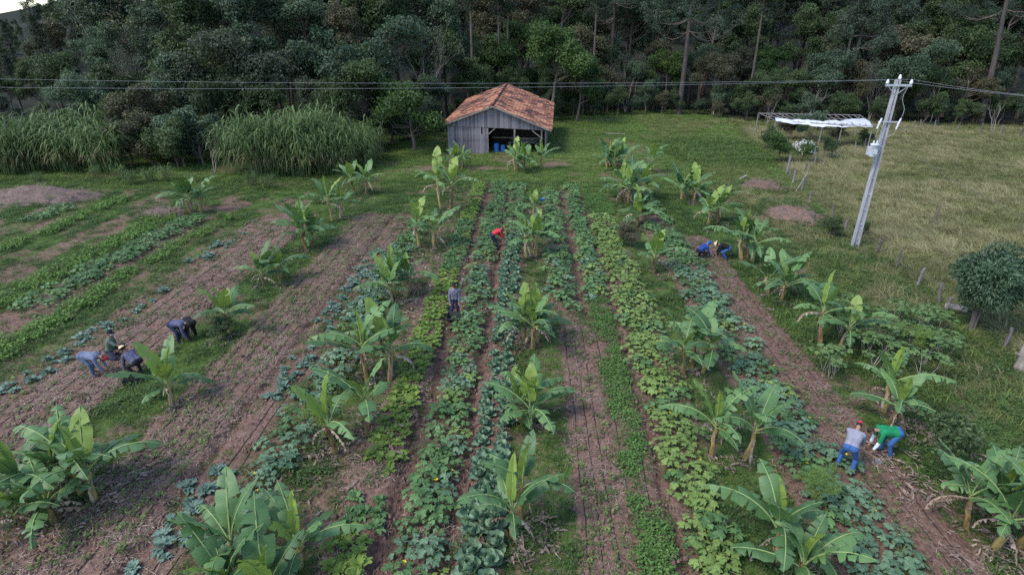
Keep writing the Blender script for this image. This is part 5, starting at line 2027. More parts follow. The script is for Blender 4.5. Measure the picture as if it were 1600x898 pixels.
for k, ((px, py, hs, ws), lab) in enumerate(zip(FP, FLAB)):
    x, y = at(px, py)
    FPp.append((x, y))
    tag(obj("fence_post", PM[k % 4], None, (x, y, gz(x, y)), (R(random.uniform(-7, 7)), R(random.uniform(-4, 9)), random.uniform(0, 6.28)), (ws, ws, hs * .95)), lab, "fence post", "fence posts of the pasture")
M['fwire'] = surf("fence_wire", (.12, .11, .11), (.25, .24, .24), 4, .6, bump=0, metal=.5)


def fwire(idx, zs, lab):
    for z_, l in zip(zs, ("lower", "upper")):
        P = np.array([(FPp[i][0], FPp[i][1], gz(*FPp[i]) + z_) for i in idx])
        mb = MB(); mb.tube(P, .004, 3, cap=False)
        tag(obj("fence_wire", mb.mesh("fence_wire", [M['fwire']])), "thin %s wire strung along %s" % (l, lab), "wire")


fwire([0, 1, 3, 4, 5, 6, 7, 8, 9, 10, 12], (.45, .8), "the fence downhill of the corner post")
fwire([0, 13, 14, 15, 16, 17, 18], (.45, .8), "the trellis-side fence")
fwire([20, 21, 22, 23, 24, 25, 26, 27], (.5, .9), "the far pasture fence")
x, y = at(1458, 352)
mb = MB(); mb.tube([(0, 0, -.2), (.05, 0, .4), (.03, .02, .9), (.14, .03, 1.35)], [.13, .10, .07, .03], 7); mb.tube([(.02, 0, .5), (-.04, .04, .95)], [.06, .02], 5)
tag(obj("dead_stump", mb.mesh("dead_stump", [M['bark']]), None, (x, y, gz(x, y))), "dark broken tree stump alone in the dry pasture", "stump")
x, y = at(1492, 487)
mb = MB()
a = np.arange(9) * 2 * PI / 9
mb.lathe([(.13, -.42), (.16, -.4), (.17, 0), (.155, .4), (.11, .42), (.10, .25), (.001, .22)], 10)
lg = obj("log", mb.mesh("log", [M['bark_pale']], False), None, (x, y, gz(x, y) + .15), (R(86), 0, R(48)))
tag(lg, "short hollow log lying in the grass left of the round tree", "log")
x, y = at(1592, 577)
mb = MB()
mb.tube([(0, 0, -.1), (.01, 0, .35), (-.01, .01, .8), (.02, 0, 1.15)], [.20, .17, .18, .16], 9); mb.tube([(-.1, 0, .6), (-.34, .05, .72)], [.05, .03], 5)
tag(obj("tree_stump", mb.mesh("tree_stump", [M['bark_pale']]), None, (x, y, gz(x, y))), "pale rough tree stump at the right edge of the picture", "stump")
# stick leaning, board on the meadow, board on the path
for (p0, p1, z0, z1, w, h, nm, lab) in (((1243, 301), (1258, 287), .05, .9, .05, .05, "stick", "pale stick leaning against the fence below the corner post"),
                                      ((946, 210), (977, 211), .08, .08, .30, .06, "board", "grey board lying on the meadow right of the barn"),
                                      ((723, 434), (711, 470), .03, .03, .16, .04, "board", "pale split board lying on the path behind the walking man"),
                                      ((1156, 281), (1166, 276), .06, .10, .22, .08, "board", "pale broken plank by the lush weeds"),
                                      ((1290, 862), (1290, 861), .03, .03, .02, .02, "stick", "")):
    if not lab:
        continue
    x0, y0 = at(*p0); x1, y1 = at(*p1)
    mb = MB(); mb.beam((0, 0, z0), (x1 - x0, y1 - y0, z1 + gz(x1, y1) - gz(x0, y0)), w, h)
    tag(obj(nm, mb.mesh(nm, [M['bark_pale'] if nm == "stick" or py_ else M['plank']]), None, (x0, y0, gz(x0, y0))), lab, nm)
# low cable across the pasture
x0, y0 = at(1403, 236); x1, y1 = at(1640, 372)
t = np.linspace(0, 1, 30)
P = np.stack([x0 + (x1 - x0) * t, y0 + (y1 - y0) * t, 0 * t], 1)
P[:, 0] += np.sin(t * 9) * .25
P[:, 2] = ground_fields(P[:, 0], P[:, 1])[3] + .28
mb = MB(); mb.tube(P, .016, 5)
tag(obj("cable", mb.mesh("cable", [M['fwire']], True)), "pale cable trailing through the pasture grass right of the pole", "cable")

# ================================================================== TRELLIS WITH WHITE TARP
M['tarp'] = surf("white_tarp", (.40, .41, .44), (.56, .57, .60), 2.5, .5, bump=.1)
M['pipe'] = surf("trellis_pole_wood", (.12, .11, .11), (.28, .26, .26), 4, .8, (2, 2, 2), .2)
TZ = 2.5
c_bl = np.array(at(1185, 178, TZ)); c_br = np.array(at(1343, 181, TZ)); c_fr = np.array(at(1364, 197, TZ)); c_fl = np.array(at(1212, 189, TZ))
ctr = (c_bl + c_br + c_fr + c_fl) / 4
tz = gz(*ctr)
trl = thing("trellis", "open wooden trellis roof of thin poles with torn white sheeting", "trellis", (ctr[0], ctr[1], tz))
L3 = lambda p, z: (p[0] - ctr[0], p[1] - ctr[1], z)


def tpart(nm, a, b, r, mat='pipe'):
    mb = MB(); mb.tube([a, (np.array(a) + np.array(b)) / 2 + np.array([0, 0, random.uniform(-.03, .03)]), b], r, 6)
    return obj(nm, mb.mesh(nm, [M[mat]], True), trl)


for p in (c_bl, c_br, c_fr, c_fl, (c_bl + c_br) / 2, (c_fl + c_fr) / 2, c_bl * .75 + c_br * .25, c_fl * .3 + c_fr * .7):
    tpart("post", L3(p, -.2), L3(p, TZ), .06)
tpart("rail", L3(c_bl, TZ + .06), L3(c_br, TZ + .06), .055)
tpart("rail", L3(c_fl, TZ - .02), L3(c_fr, TZ - .02), .05)
tpart("rail", L3(c_bl * .55 + c_fl * .45, TZ), L3(c_br * .6 + c_fr * .4, TZ), .035)
for k in range(17):
    f = k / 16
    a = c_bl * (1 - f) + c_br * f; b = c_fl * (1 - f) + c_fr * f
    tpart("rafter", L3(a, TZ + .13), L3(b, TZ + .05), .035)
# sheeting along the front half
nu, nv = 26, 7
V = []
for i in range(nu + 1):
    f = i / nu
    a = c_bl * (1 - f) + c_br * f; b = c_fl * (1 - f) + c_fr * f
    w = .08 + .42 * sstep(.5, 1.0, np.array(f)) + .04 * math.sin(i * 1.3)
    w = float(w)
    for j in range(nv + 1):
        g = 1.0 - w * (1 - j / nv)
        p = a * (1 - g) + b * g
        zz = TZ + .21 - .55 * (j / nv) ** 2 * (1 - .55 * abs(f - .5) * 2) + .05 * math.sin(i * .9 + j) + .04 * math.sin(i * 2.3)
        o = (b - a) / np.linalg.norm(b - a) * .25 * (j / nv)
        V.append((p[0] + o[0] - ctr[0], p[1] + o[1] - ctr[1], zz))
V = np.array(V)
n1 = len(V)
F = np.array([(i * (nv + 1) + j, (i + 1) * (nv + 1) + j, (i + 1) * (nv + 1) + j + 1, i * (nv + 1) + j + 1) for i in range(nu) for j in range(nv)])
tarp = obj("white_sheet", mesh_np("white_sheet", np.concatenate([V, V - np.array([0, 0, .006])]), np.concatenate([F, F[:, ::-1] + n1]), [M['tarp']], smooth=True), trl)
# creeper over the trellis and plants under it
for px, py, z0, s, fol, nm, lab in ((1262, 188, 1.6, .50, 'olive', "creeper", "brownish creeper tangled over the middle of the trellis roof"), (1266, 215, 0, .62, 'blue', "garden_bush", "dark blue-green broad bush under the trellis"),
                                  (1310, 222, 0, .48, 'olive', "garden_bush", "olive bush between the trellis and its fence"), (1235, 212, 0, .5, 'olive', "garden_bush", "brownish weedy bush at the trellis' left end"), (1218, 246, 0, .52, 'fresh', "garden_bush", "rounded green bush at the corner of the trellis garden"),
                                  (1345, 222, 0, .36, 'deep', "garden_bush", "small dark bush behind the trellis-side fence near the pole"), (1285, 240, 0, .42, 'deep', "garden_bush", "green bush right of the white-flowered bush"), (1200, 225, 0, .45, 'deep', "garden_bush", "dark green bush left of the trellis corner")):
    x, y = at(px, py + 8, z0)
    plant_tree(nm, lab, "creeper" if nm == "creeper" else "bush", random.choice(BUSH), x, y, s * (1 if nm == "creeper" else 1.35), fol, sz=.45 if nm == "creeper" else .95, z=gz(x, y) + z0)
M['blossom'] = surf("white_blossom", (.42, .42, .40), (.60, .60, .58), 6, .7, bump=0)
x, y = at(1252, 254)
t = plant_tree("flowering_bush", "bush covered in small white flowers beside the trellis fence", "bush", BUSH[2], x, y, .52, 'fresh')
mb = MB()
for k in range(70):
    v = unit(1)[0]; v[2] = abs(v[2])
    c = v * np.array([2.2, 2.2, 2.0]) * random.uniform(.85, 1.05) + np.array([0, 0, 2.2])
    n = 8
    D = unit(n); U = np.cross(D, unit(n)); U /= np.linalg.norm(U, axis=1, keepdims=True)
    mb.cards(c + RNG.normal(0, .12, (n, 3)), D, U, .2, .17, 0, .7)
obj("blossoms", mb.mesh("blossoms", [M['blossom']]), t)

# ---- other shrubs in the garden
for px, py, s, fol, lab in ((985, 385, .42, 'olive', "dark twiggy shrub under the pale upright banana leaf"), (1340, 368, .28, 'deep', "thin dark shrub right of the red soil mound"),):
    x, y = at(px, py)
    plant_tree("shrub", lab, "shrub", BUSH[1], x, y, s, fol, sz=.85)
x, y = at(1303, 372)
plant_tree("shrub", "wispy dark green shrub just left of the utility pole base", "shrub", BUSH[3], x, y, .36, 'deep', sz=.9)
x, y = at(1462, 720)
plant_tree("shrub", "sparse dark shrub between the two lower right bananas", "shrub", bare_tree(505, 2.6, 3, 3, 260, .03, 3, 'fresh'), x, y, .62, 'deep')
x, y = at(340, 530)
plant_tree("shrub", "leafy dark bush at the foot of the banana with the bright leaf", "shrub", BUSH[2], x, y, .30, 'deep', sz=.8)


def feathery(seed, h, n):
    global RNG
    keep = RNG; RNG = np.random.default_rng(seed)
    tb = MB(); cb = MB(); ends = []
    for s in range(5):
        a = RNG.uniform(0, 6.28)
        branchy(tb, (0, 0, 0), (math.cos(a) * .35, math.sin(a) * .35, 1), h * .5, .014, 2, .15, 3, .4, 3, ends, 0, .55, .3)
    for p, d in ends:
        clump(cb, p, .20, n, .10, .012, .8, RNG.uniform(.3, .9), 1.0)
    r = tb.mesh("stem", [M['sq_stalk']]), cb.mesh("fronds", [M['let']])
    RNG = keep
    return r


FE = feathery(9, 1.6, 60)
for px, py, s, lab in ((500, 690, 1.0, "feathery yellow-green fennel left of the broad-leaved banana"), (560, 668, .9, "feathery yellow-green fennel right behind the broad-leaved banana"), (1275, 800, .8, "feathery fennel-like weed above the bottom right banana"), (1420, 560, .9, "feathery weed among the cassava bushes")):
    x, y = at(px, py)
    t = thing("fennel_plant", lab, "fennel", (x, y, gz(x, y)), random.uniform(0, 6), s)
    obj("stem", FE[0], t); obj("fronds", FE[1], t)


def cassava(seed):
    global RNG
    keep = RNG; RNG = np.random.default_rng(seed)
    tb = MB(); cb = MB(); ends = []
    for s in range(3):
        a = RNG.uniform(0, 6.28)
        branchy(tb, (0, 0, -.05), (math.cos(a) * .4, math.sin(a) * .4, 1), .75, .018, 1, .15, 3, .5, 4, ends, 0, .7, .2)
    for p, d in ends:
        for q in range(6):
            a = RNG.uniform(0, 6.28); r = RNG.uniform(.12, .26)
            c = p + np.array([math.cos(a) * r, math.sin(a) * r, RNG.uniform(-.05, .12)])
            b = SQL[RNG.integers(0, 4)]
            V = xform(np.concatenate(b.V), c, (RNG.normal(0, .2), .3, a), RNG.uniform(.16, .26))
            cb.add(V, np.concatenate(b.F3), 0, np.clip(np.concatenate(b.T) + RNG.uniform(-.2, .3), 0, 1))
    r = tb.mesh("stem", [M['bark_pale']]), cb.mesh("foliage", [M['let']])
    RNG = keep
    return r


CS = [cassava(k) for k in range(4)]
M['cass'] = foliage("cassava_leaf", (.045, .095, .03), (.16, .24, .08), .55, .2)
for k in range(30):
    px = random.uniform(1285, 1490); py = random.uniform(490, 600) - (px - 1400) * .05
    x, y = at(px, py)
    if near_ban(x, y, .3):
        continue
    t = thing("cassava_bush", "open leafy cassava-like bush in the patch left of the round tree", "bush", (x, y, gz(x, y)), random.uniform(0, 6), random.uniform(.7, 1.1), "cassava bushes left of the round tree")
    obj("stem", CS[k % 4][0], t)
    set_mat(obj("foliage", CS[k % 4][1], t), M['cass'])

# ================================================================== SOIL MOUNDS
M['mound'] = surf("mound_soil", (.05, .034, .029), (.21, .15, .128), 9, .95, (1, 1, 1), .9, 10)
M['mound_r'] = surf("mound_red", (.05, .034, .027), (.15, .10, .078), 5, .95, (1, 1, 1), .9, 10, c3=(.30, .125, .07))


def mound(px, py, rx, ry, h, lab, mat, seed):
    x, y = at(px, py)
    n = 48
    g = np.linspace(-1.15, 1.15, n)
    A, Bq = np.meshgrid(g, g)
    r = np.sqrt(A ** 2 + Bq ** 2)
    nz = fbm(A * 1.6 + seed, Bq * 1.6, seed) - .5
    n3 = fbm(A * 6 + seed, Bq * 6, seed + 4) - .5
    Z = h * (1 - sstep(.05, 1.0, r + nz * 1.5)) * (1 + nz * 1.6) + (n3 * .55 + (fbm(A * 13 + seed, Bq * 13, seed + 9) - .5) * .35) * h * np.clip(1.1 - r, 0, 1) ** .5
    wx, wy = x + A * rx, y + Bq * ry
    Z = Z + ground_fields(wx.ravel(), wy.ravel())[3].reshape(n, n) - gz(x, y) - .05 * sstep(.8, 1.1, r)
    V = np.stack([(A * rx).ravel(), (Bq * ry).ravel(), Z.ravel()], 1)
    i = (np.arange(n - 1)[:, None] * n + np.arange(n - 1)[None]).ravel()
    me = mesh_np("soil_mound", V, np.stack([i, i + 1, i + n + 1, i + n], 1), [M[mat]], smooth=True)
    mo = tag(obj("soil_mound", me, None, (x, y, gz(x, y))), lab, "soil mound")
    k = RNG.integers(0, n * n, 130)
    k = k[(r.ravel()[k] < .95)]
    q = V[k] + np.stack([RNG.uniform(-.1, .1, len(k)), RNG.uniform(-.1, .1, len(k)), np.full(len(k), .01)], 1)
    m_ = len(q)
    scatter("straw", STR, q, np.stack([RNG.normal(0, .3, m_), RNG.normal(0, .3, m_), RNG.uniform(0, 6.28, m_)], 1), RNG.uniform(.6, 1.3, m_), RNG.integers(0, 4, m_), RNG.uniform(0, .6, m_), "", "", mo)
    k = RNG.integers(0, n * n, 420)
    k = k[(r.ravel()[k] > .55 + .35 * RNG.uniform(size=len(k))) & (r.ravel()[k] < 1.1)]
    q = V[k]
    m_ = len(q)
    scatter("grass", GRW + GRS, q, np.stack([RNG.normal(0, .1, m_), RNG.normal(0, .1, m_), RNG.uniform(0, 6.28, m_)], 1), RNG.uniform(.6, 1.3, m_), RNG.integers(0, len(GRW + GRS), m_), RNG.uniform(.1, .9, m_), "", "", mo)


mound(60, 312, 4.8, 2.2, .95, "long heap of pinkish soil in front of the left elephant grass", 'mound', 3)
mound(258, 335, 2.2, 1.2, .40, "low soil heap beside the lone banana clump", 'mound', 5)
mound(1240, 340, 2.3, 2.6, .55, "reddish soil mound with dry straw left of the utility pole", 'mound_r', 8)
mound(1190, 292, 2.3, 2.0, .40, "low reddish soil mound nearer the lush weeds", 'mound_r', 12)

# ---- bucket and crates
M['crate'] = surf("black_crate", (.010, .010, .012), (.03, .03, .034), 5, .5, bump=0)


def crate(x, y, z, rz, label, w=.55, d=.36, h=.28, filled=True):
    t = thing("crate", label, "crate", (x, y, z), rz)
    mb = MB(); mb.box((0, 0, .012), (w, d, .024)); obj("base", mb.mesh("base", [M['crate']]), t)
    for sx in (-1, 1):
        for zz in (.06, .14, .22):
            mb = MB(); mb.box((sx * w / 2, 0, zz), (.02, d, .055)); obj("slat", mb.mesh("slat", [M['crate']]), t)
            mb = MB(); mb.box((0, sx * d / 2, zz), (w - .022, .02, .055)); obj("slat", mb.mesh("slat", [M['crate']]), t)
        for sy in (-1, 1):
            mb = MB(); mb.box((sx * (w / 2 + .003), sy * (d / 2 + .003), h / 2), (.045, .045, h)); obj("corner_post", mb.mesh("corner_post", [M['crate']]), t)
    return t


x, y = at(847, 318)
t = thing("bucket", "bright blue bucket on the ground beside the small centre-row banana", "bucket", (x, y, gz(x, y)), 0, 1.15)
mb = MB(); mb.lathe([(.001, 0), (.12, 0), (.155, .28), (.17, .28), (.17, .30), (.14, .29), (.11, .03), (.001, .03)], 14); obj("pail", mb.mesh("pail", [M['blue']], True), t)
mb = MB(); mb.tube([(.16 * math.cos(a), .05 * math.sin(a), .28 + .14 * math.sin(a)) for a in np.linspace(0, PI, 9)], .005, 4); obj("handle", mb.mesh("handle", [M['steel']]), t)

# ================================================================== PEOPLE
def cloth(name, c, rough=.85):
    return surf(name, tuple(v * .72 for v in c), tuple(min(.9, v * 1.2) for v in c), 9, rough, bump=.25)


M['skin'] = surf("skin", (.24, .13, .085), (.36, .20, .135), 6, .6, bump=.05)
M['hair'] = surf("dark_hair", (.008, .006, .005), (.03, .022, .018), 30, .6, bump=.2)
M['shoe'] = surf("boots", (.012, .011, .011), (.05, .045, .04), 6, .7, bump=.1)
M['eye'] = surf("eye", (.02, .015, .012), (.05, .04, .03), 6, .3, bump=0)
M['straw_hat'] = surf("straw_hat", (.48, .36, .20), (.68, .55, .35), 30, .8, bump=.4)
CLOTH = {k: cloth(k, v) for k, v in dict(grey_d=(.15, .145, .19), grey_blue=(.16, .18, .26), jeans=(.035, .10, .27), jeans_grey=(.10, .13, .20), navy=(.018, .024, .055), green=(.008, .19, .075), grey=(.22, .22, .27),
                                        red=(.50, .035, .045), black=(.010, .010, .012), blue=(.012, .04, .20), olive=(.11, .14, .10), dusk=(.085, .09, .15), white=(.70, .70, .72), cap_red=(.60, .035, .05), capblue=(.02, .09, .42), capgrey=(.42, .44, .50)).items()}


def ik(a, c, l1, l2, pole):
    a = np.array(a, float); c = np.array(c, float)
    d = c - a
    D = min(np.linalg.norm(d), (l1 + l2) * .995)
    u = d / (np.linalg.norm(d) + 1e-9)
    c = a + u * D
    x = (l1 * l1 - l2 * l2 + D * D) / (2 * D)
    h = math.sqrt(max(0, l1 * l1 - x * x))
    p = np.array(pole, float); p = p - u * p.dot(u); p /= np.linalg.norm(p) + 1e-9
    return a + u * x + p * h, c


def capsule(mb, p, q, r1, r2, n=10):
    p = np.array(p, float); q = np.array(q, float)
    d = q - p; d /= np.linalg.norm(d) + 1e-9
    P = [p - d * r1 * k for k in (.99, .85, .5)] + [p, q] + [q + d * r2 * k for k in (.5, .85, .99)]
    mb.tube(P, [r1 * .14, r1 * .527, r1 * .866, r1, r2, r2 * .866, r2 * .527, r2 * .14], n)


def person(label, px, py, heading, hip, pitch, hpitch, feet, hands, shirt, trousers, hat=None, hatm=None, mask=None, sleeves='shirt', turn=0.0, scale=1.0, long_sleeve=True, xy=None, kneepole=(0, 1, .2), elbow=(0, -.4, -.3), cuffs=None, lateral=0.0):
    x, y = at(px, py) if xy is None else xy
    gzv = gz(x, y)
    segs = []
    S_ = lambda p, q, r1, r2, l: segs.append((np.array(p, float), np.array(q, float), r1, r2, l))
    hip = np.array(hip, float)
    tp = R(pitch)
    td = np.array([lateral, math.sin(tp), math.cos(tp)]); td /= np.linalg.norm(td)
    tn = np.array([0, math.cos(tp), -math.sin(tp)])          # chest direction
    ex = np.array([1.0, 0, 0])
    for sx in (-1, 1):
        S_(hip + ex * sx * .075, hip + ex * sx * .06 + td * .16, .118, .105, 't' if True else 's')
        S_(hip + ex * sx * .055 + td * .14, hip + ex * sx * .085 + td * .40, .105, .112, 's')
    S_(hip + td * .30, hip + td * .46 + tn * .01, .12, .10, 's')
    S_(hip + td * .465 - ex * .14, hip + td * .465 + ex * .14, .068, .068, 's')
    neck = hip + td * .52
    hd = R(hpitch)
    up = np.array([math.sin(turn) * math.sin(hd) * .3, math.sin(hd), math.cos(hd)]); up /= np.linalg.norm(up)
    face = np.array([math.sin(turn), math.cos(hd) * math.cos(turn), -math.sin(hd) * math.cos(turn)])
    face -= up * face.dot(up); face /= np.linalg.norm(face)
    side = np.cross(face, up)
    hc = neck + (td * .5 + up * .5) * .10 + up * .10
    S_(neck - td * .04, hc - up * .04 - face * .015, .060, .052, 'k')
    for i, sx in enumerate((-1, 1)):
        sh = hip + td * .465 + ex * sx * .185
        el, ha = ik(sh, hands[i], .285, .26, np.array(elbow) + ex * sx * .5)
        S_(sh, el, .056, .044, 's')
        S_(el, ha, .043, .030, 'c' if cuffs else ('s' if long_sleeve else 'k'))
        f = ha - el; f /= np.linalg.norm(f)
        pal = ha + f * .075
        S_(ha + f * .01, pal, .028, .032, 'k')
        lat = np.cross(f, np.array([0, 1, .2])); lat /= np.linalg.norm(lat) + 1e-9
        dn = np.cross(lat, f)
        for k, (o, L) in enumerate(((-.030, .065), (-.010, .078), (.010, .073), (.030, .058))):
            b = pal + lat * o * sx + f * .015
            m_ = b + f * L * .55 + dn * .006
            S_(b, m_, .0115, .011, 'k')
            S_(m_, m_ + f * L * .35 - dn * L * .35 * (-1), .011, .0095, 'k')
        tb_ = ha + f * .025 - lat * sx * .028
        S_(tb_, tb_ + f * .035 - lat * sx * .028, .0125, .0105, 'k')
    for i, sx in enumerate((-1, 1)):
        h0 = hip + ex * sx * .09 - td * .02
        an = np.array(feet[i], float)
        kn, an = ik(h0, an, .43, .42, np.array(kneepole, float) + ex * sx * .25)
        S_(h0, kn, .090, .062, 't')
        S_(kn, an, .060, .045, 't')
        S_(an + np.array([0, -.04, -.035]), an + np.array([0, .15, -.05]), .045, .038, 'b')
    mb = MB()
    for p, q, r1, r2, l in segs:
        capsule(mb, p, q, r1, r2)
    Hm = np.stack([side, face, up], 1)
    mb.ell(hc, (.074, .092, .112), 12, 10, rot=Hm)
    capsule(mb, hc - up * .075 + face * .045, hc - up * .085 + face * .055, .042, .036)
    capsule(mb, hc + up * .012 + face * .088, hc - up * .022 + face * .108, .009, .013)
    for sx in (-1, 1):
        capsule(mb, hc + side * sx * .078 - up * .02, hc + side * sx * .080 + up * .02, .014, .016)
    me0 = mb.mesh("tmp", [M['skin']])
    bm = bmesh.new(); bm.from_mesh(me0); bmesh.ops.remove_doubles(bm, verts=bm.verts, dist=1e-4); bm.to_mesh(me0); bm.free()
    to = obj("tmp", me0)
    rm = to.modifiers.new("r", 'REMESH'); rm.mode = 'VOXEL'; rm.voxel_size = .0135; rm.adaptivity = 0
    sm = to.modifiers.new("s", 'SMOOTH'); sm.factor = .5; sm.iterations = 2
    dg = bpy.context.evaluated_depsgraph_get()
    me = bpy.data.meshes.new_from_object(to.evaluated_get(dg))
    bpy.data.objects.remove(to)
    nV = len(me.vertices)
    V = np.zeros(nV * 3, np.float32); me.vertices.foreach_get("co", V); V = V.reshape(-1, 3)
    Nn = np.zeros(nV * 3, np.float32); me.vertices.foreach_get("normal", Nn); Nn = Nn.reshape(-1, 3)
    lt = np.zeros(len(me.polygons), np.int32); me.polygons.foreach_get("loop_total", lt)
    lv = np.zeros(len(me.loops), np.int32); me.loops.foreach_get("vertex_index", lv)
    bpy.data.meshes.remove(me)
    assert (lt == 4).all()
    F = lv.reshape(-1, 4)
    best = np.full(nV, 1e9); lab = np.full(nV, 'k', dtype='<U1')
    for p, q, r1, r2, l in segs:
        d = q - p; L2 = d.dot(d) + 1e-9
        t_ = np.clip((V - p) @ d / L2, 0, 1)
        dist = np.linalg.norm(V - (p + t_[:, None] * d), axis=1) - (r1 + (r2 - r1) * t_)
        k = dist < best
        best[k] = dist[k]; lab[k] = l
    dh = np.linalg.norm((V - hc) / .11, axis=1)
    lab[(dh < 1.05)] = 'k'
    fl = lab[F]
    root = thing("person", label, "person", (x, y, gzv), R(heading), scale)
    midx = ((fl == 'b').sum(1) >= 2).astype(int)
    obj("body", mesh_np("body", V, F, [M['skin'], M['shoe']], None, midx, True), root)
    for nm, key, mat, off in (("trousers", 't', CLOTH[trousers], .011), ("shirt", 's', CLOTH[shirt], .016)) + ((("sleeve", 'c', CLOTH[cuffs], .014),) if cuffs else ()):
        k = (fl == key).sum(1) >= 2
        if nm == "shirt":        # the shirt hangs over the belt
            cc = V[F].mean(1)
            al = (cc - hip) @ td
            k |= ((fl == 't').sum(1) >= 2) & (al > .04) & (np.linalg.norm((cc - hip - al[:, None] * td) * np.array([.75, 1, 1]), axis=1) < .155)
        ff = F[k]
        u, inv = np.unique(ff, return_inverse=True)
        wr = .006 * (vnoise(V[u, 0] * 30 + V[u, 2] * 14, V[u, 2] * 30 + V[u, 1] * 22, 3) - .5)
        obj(nm, mesh_np(nm, V[u] + Nn[u] * (off + wr)[:, None], inv.reshape(-1, 4), [mat], smooth=True), root)
    # face, hair, hat
    for sx in (-1, 1):
        mb = MB(); mb.ell(hc + face * .083 + side * sx * .032 + up * .018, (.012, .012, .009), 8, 6); obj("eye", mb.mesh("eye", [M['eye']], True), root)
    mb = MB(); mb.ell(hc + face * .092 - up * .055, (.024, .008, .006), 8, 6, rot=Hm); obj("mouth", mb.mesh("mouth", [M['eye']], True), root)

    def shell(sc, cond, nm, mat, o=0.0):
        n, k = 18, 14
        VV = []; FF = []
        for i in range(k + 1):
            th = PI * i / k
            for j in range(n):
                a = 2 * PI * j / n
                VV.append((math.sin(th) * math.cos(a), math.sin(th) * math.sin(a), math.cos(th)))
        VV = np.array(VV)
        for i in range(k):
            for j in range(n):
                f = (i * n + j, (i + 1) * n + j, (i + 1) * n + (j + 1) % n, i * n + (j + 1) % n)
                c = VV[list(f)].mean(0)
                if cond(c):
                    FF.append(f)
        W = (VV * np.array([.074, .092, .112]) * sc) @ Hm.T + hc + up * o
        return obj(nm, mesh_np(nm, W, np.array(FF), [mat], smooth=True), root)
    shell(1.09, lambda c: c[2] > .55 or (c[1] < .05 and c[2] > -.45), "hair", M['hair'])
    if mask:
        shell(1.14, lambda c: c[2] < .05 and c[2] > -.75 and c[1] > .25, "mask", CLOTH[mask])
    if hat == 'cap':
        h = shell(1.20, lambda c: c[2] > .22, "cap", CLOTH[hatm], .004)
        V2 = []
        for r_ in (.085, .175):
            for a in np.linspace(-1.15, 1.15, 9):
                lx, ly = math.sin(a) * (.082 if r_ < .1 else .088), (math.cos(a) * .09 if r_ < .1 else .085 + math.cos(a) * .09)
                V2.append(hc + side * lx + face * ly + up * (.036 - (.012 if r_ > .1 else 0)))
        V2 = np.array(V2)
        F2 = [(k, k + 1, k + 10, k + 9) for k in range(8)]
        V3 = np.concatenate([V2, V2 + up * .006])
        obj("visor", mesh_np("visor", V3, np.array(F2 + [tuple(v + 18 for v in f[::-1]) for f in F2]), [CLOTH[hatm]], smooth=True), h)
    elif hat == 'hood':
        shell(1.25, lambda c: c[2] > .1 or c[1] < .0, "hood", CLOTH[hatm], .002)
    elif hat == 'straw':
        mb = MB()
        mb.lathe([(.001, .15), (.07, .145), (.098, .11), (.104, .05), (.15, .038), (.225, .028), (.228, .034), (.15, .048), (.11, .06)], 20, hc, rot=Hm)
        obj("hat", mb.mesh("hat", [M['straw_hat']], True), root)
    return root, hc


BEND = dict(hip=(0, -.22, .86), feet=((-.17, -.10, .09), (.17, -.02, .09)))
P1, _ = person("person in grey-blue shirt, red cap and jeans bending over the straw bed", 150, 590, -80, (0, -.22, .84), 98, 112, ((-.16, -.15, .09), (.16, .05, .09)), ((-.2, .38, .10), (.16, .45, .12)), 'grey_blue', 'jeans_grey', 'cap', 'cap_red')
P2, _ = person("person in olive T-shirt, red scarf and white mask kneeling by the straw bed", 181, 561, -75, (0, -.1, .34), 15, 12, ((-.14, .02, .09), (.16, -.22, .09)), ((-.30, .10, .12), (.24, .52, .48)), 'olive', 'navy', 'cap', 'black', 'white', long_sleeve=False, kneepole=(0, 1, .4))
P3, _ = person("person in a wide straw hat crouching behind the single-stemmed banana", 216, 586, 70, (0, -.2, .62), 60, 42, ((-.16, -.1, .09), (.16, .02, .09)), ((-.18, .42, .12), (.2, .40, .14)), 'dusk', 'black', 'straw')
P4, _ = person("person in dusky blue top and pale cap bending among the plants", 283, 533, -85, (0, -.22, .84), 88, 105, ((-.17, -.12, .09), (.17, .0, .09)), ((-.2, .30, .14), (.2, .36, .16)), 'dusk', 'navy', 'cap', 'capgrey')
P5, _ = person("person in black bending over behind the one in dusky blue", 301, 529, 60, (0, -.22, .80), 85, 95, ((-.17, -.12, .09), (.17, .0, .09)), ((-.2, .28, .16), (.2, .30, .16)), 'black', 'black')
mx, my = at(706, 490)
wx_, wy_ = at(707, 490, .42)
P6, _ = person("man in grey shirt, black cap and red mask pushing a wheelbarrow along the footpath", 0, 0, 182, (0, 0, .90), 4, 2, ((-.11, -.18, .09), (.11, .20, .09)), ((-.22, .16, .56), (.22, .16, .56)), 'grey_d', 'navy', 'cap', 'black', 'red', xy=(wx_ + .02, wy_ + .70))
P7, _ = person("person in red top and navy trousers bending over the squash row", 774, 388, -60, (0, -.18, .90), 62, 85, ((-.13, -.12, .09), (.13, .04, .09)), ((-.2, .55, .48), (.2, .55, .5)), 'red', 'navy', 'cap', 'cap_red')
P8, _ = person("person in bright blue jacket and blue cap crouching among the squash", 1094, 403, -70, (0, -.15, .42), 55, 60, ((-.15, .0, .09), (.15, -.1, .09)), ((-.2, .42, .2), (.2, .45, .22)), 'blue', 'black', 'hood', 'capblue')
P9, _ = person("person in black top, jeans and pale straw hat bending towards the one in blue", 1131, 403, 75, (0, -.2, .66), 75, 82, ((-.16, -.1, .09), (.16, .02, .09)), ((-.18, .40, .2), (.2, .42, .2)), 'black', 'jeans', 'straw')
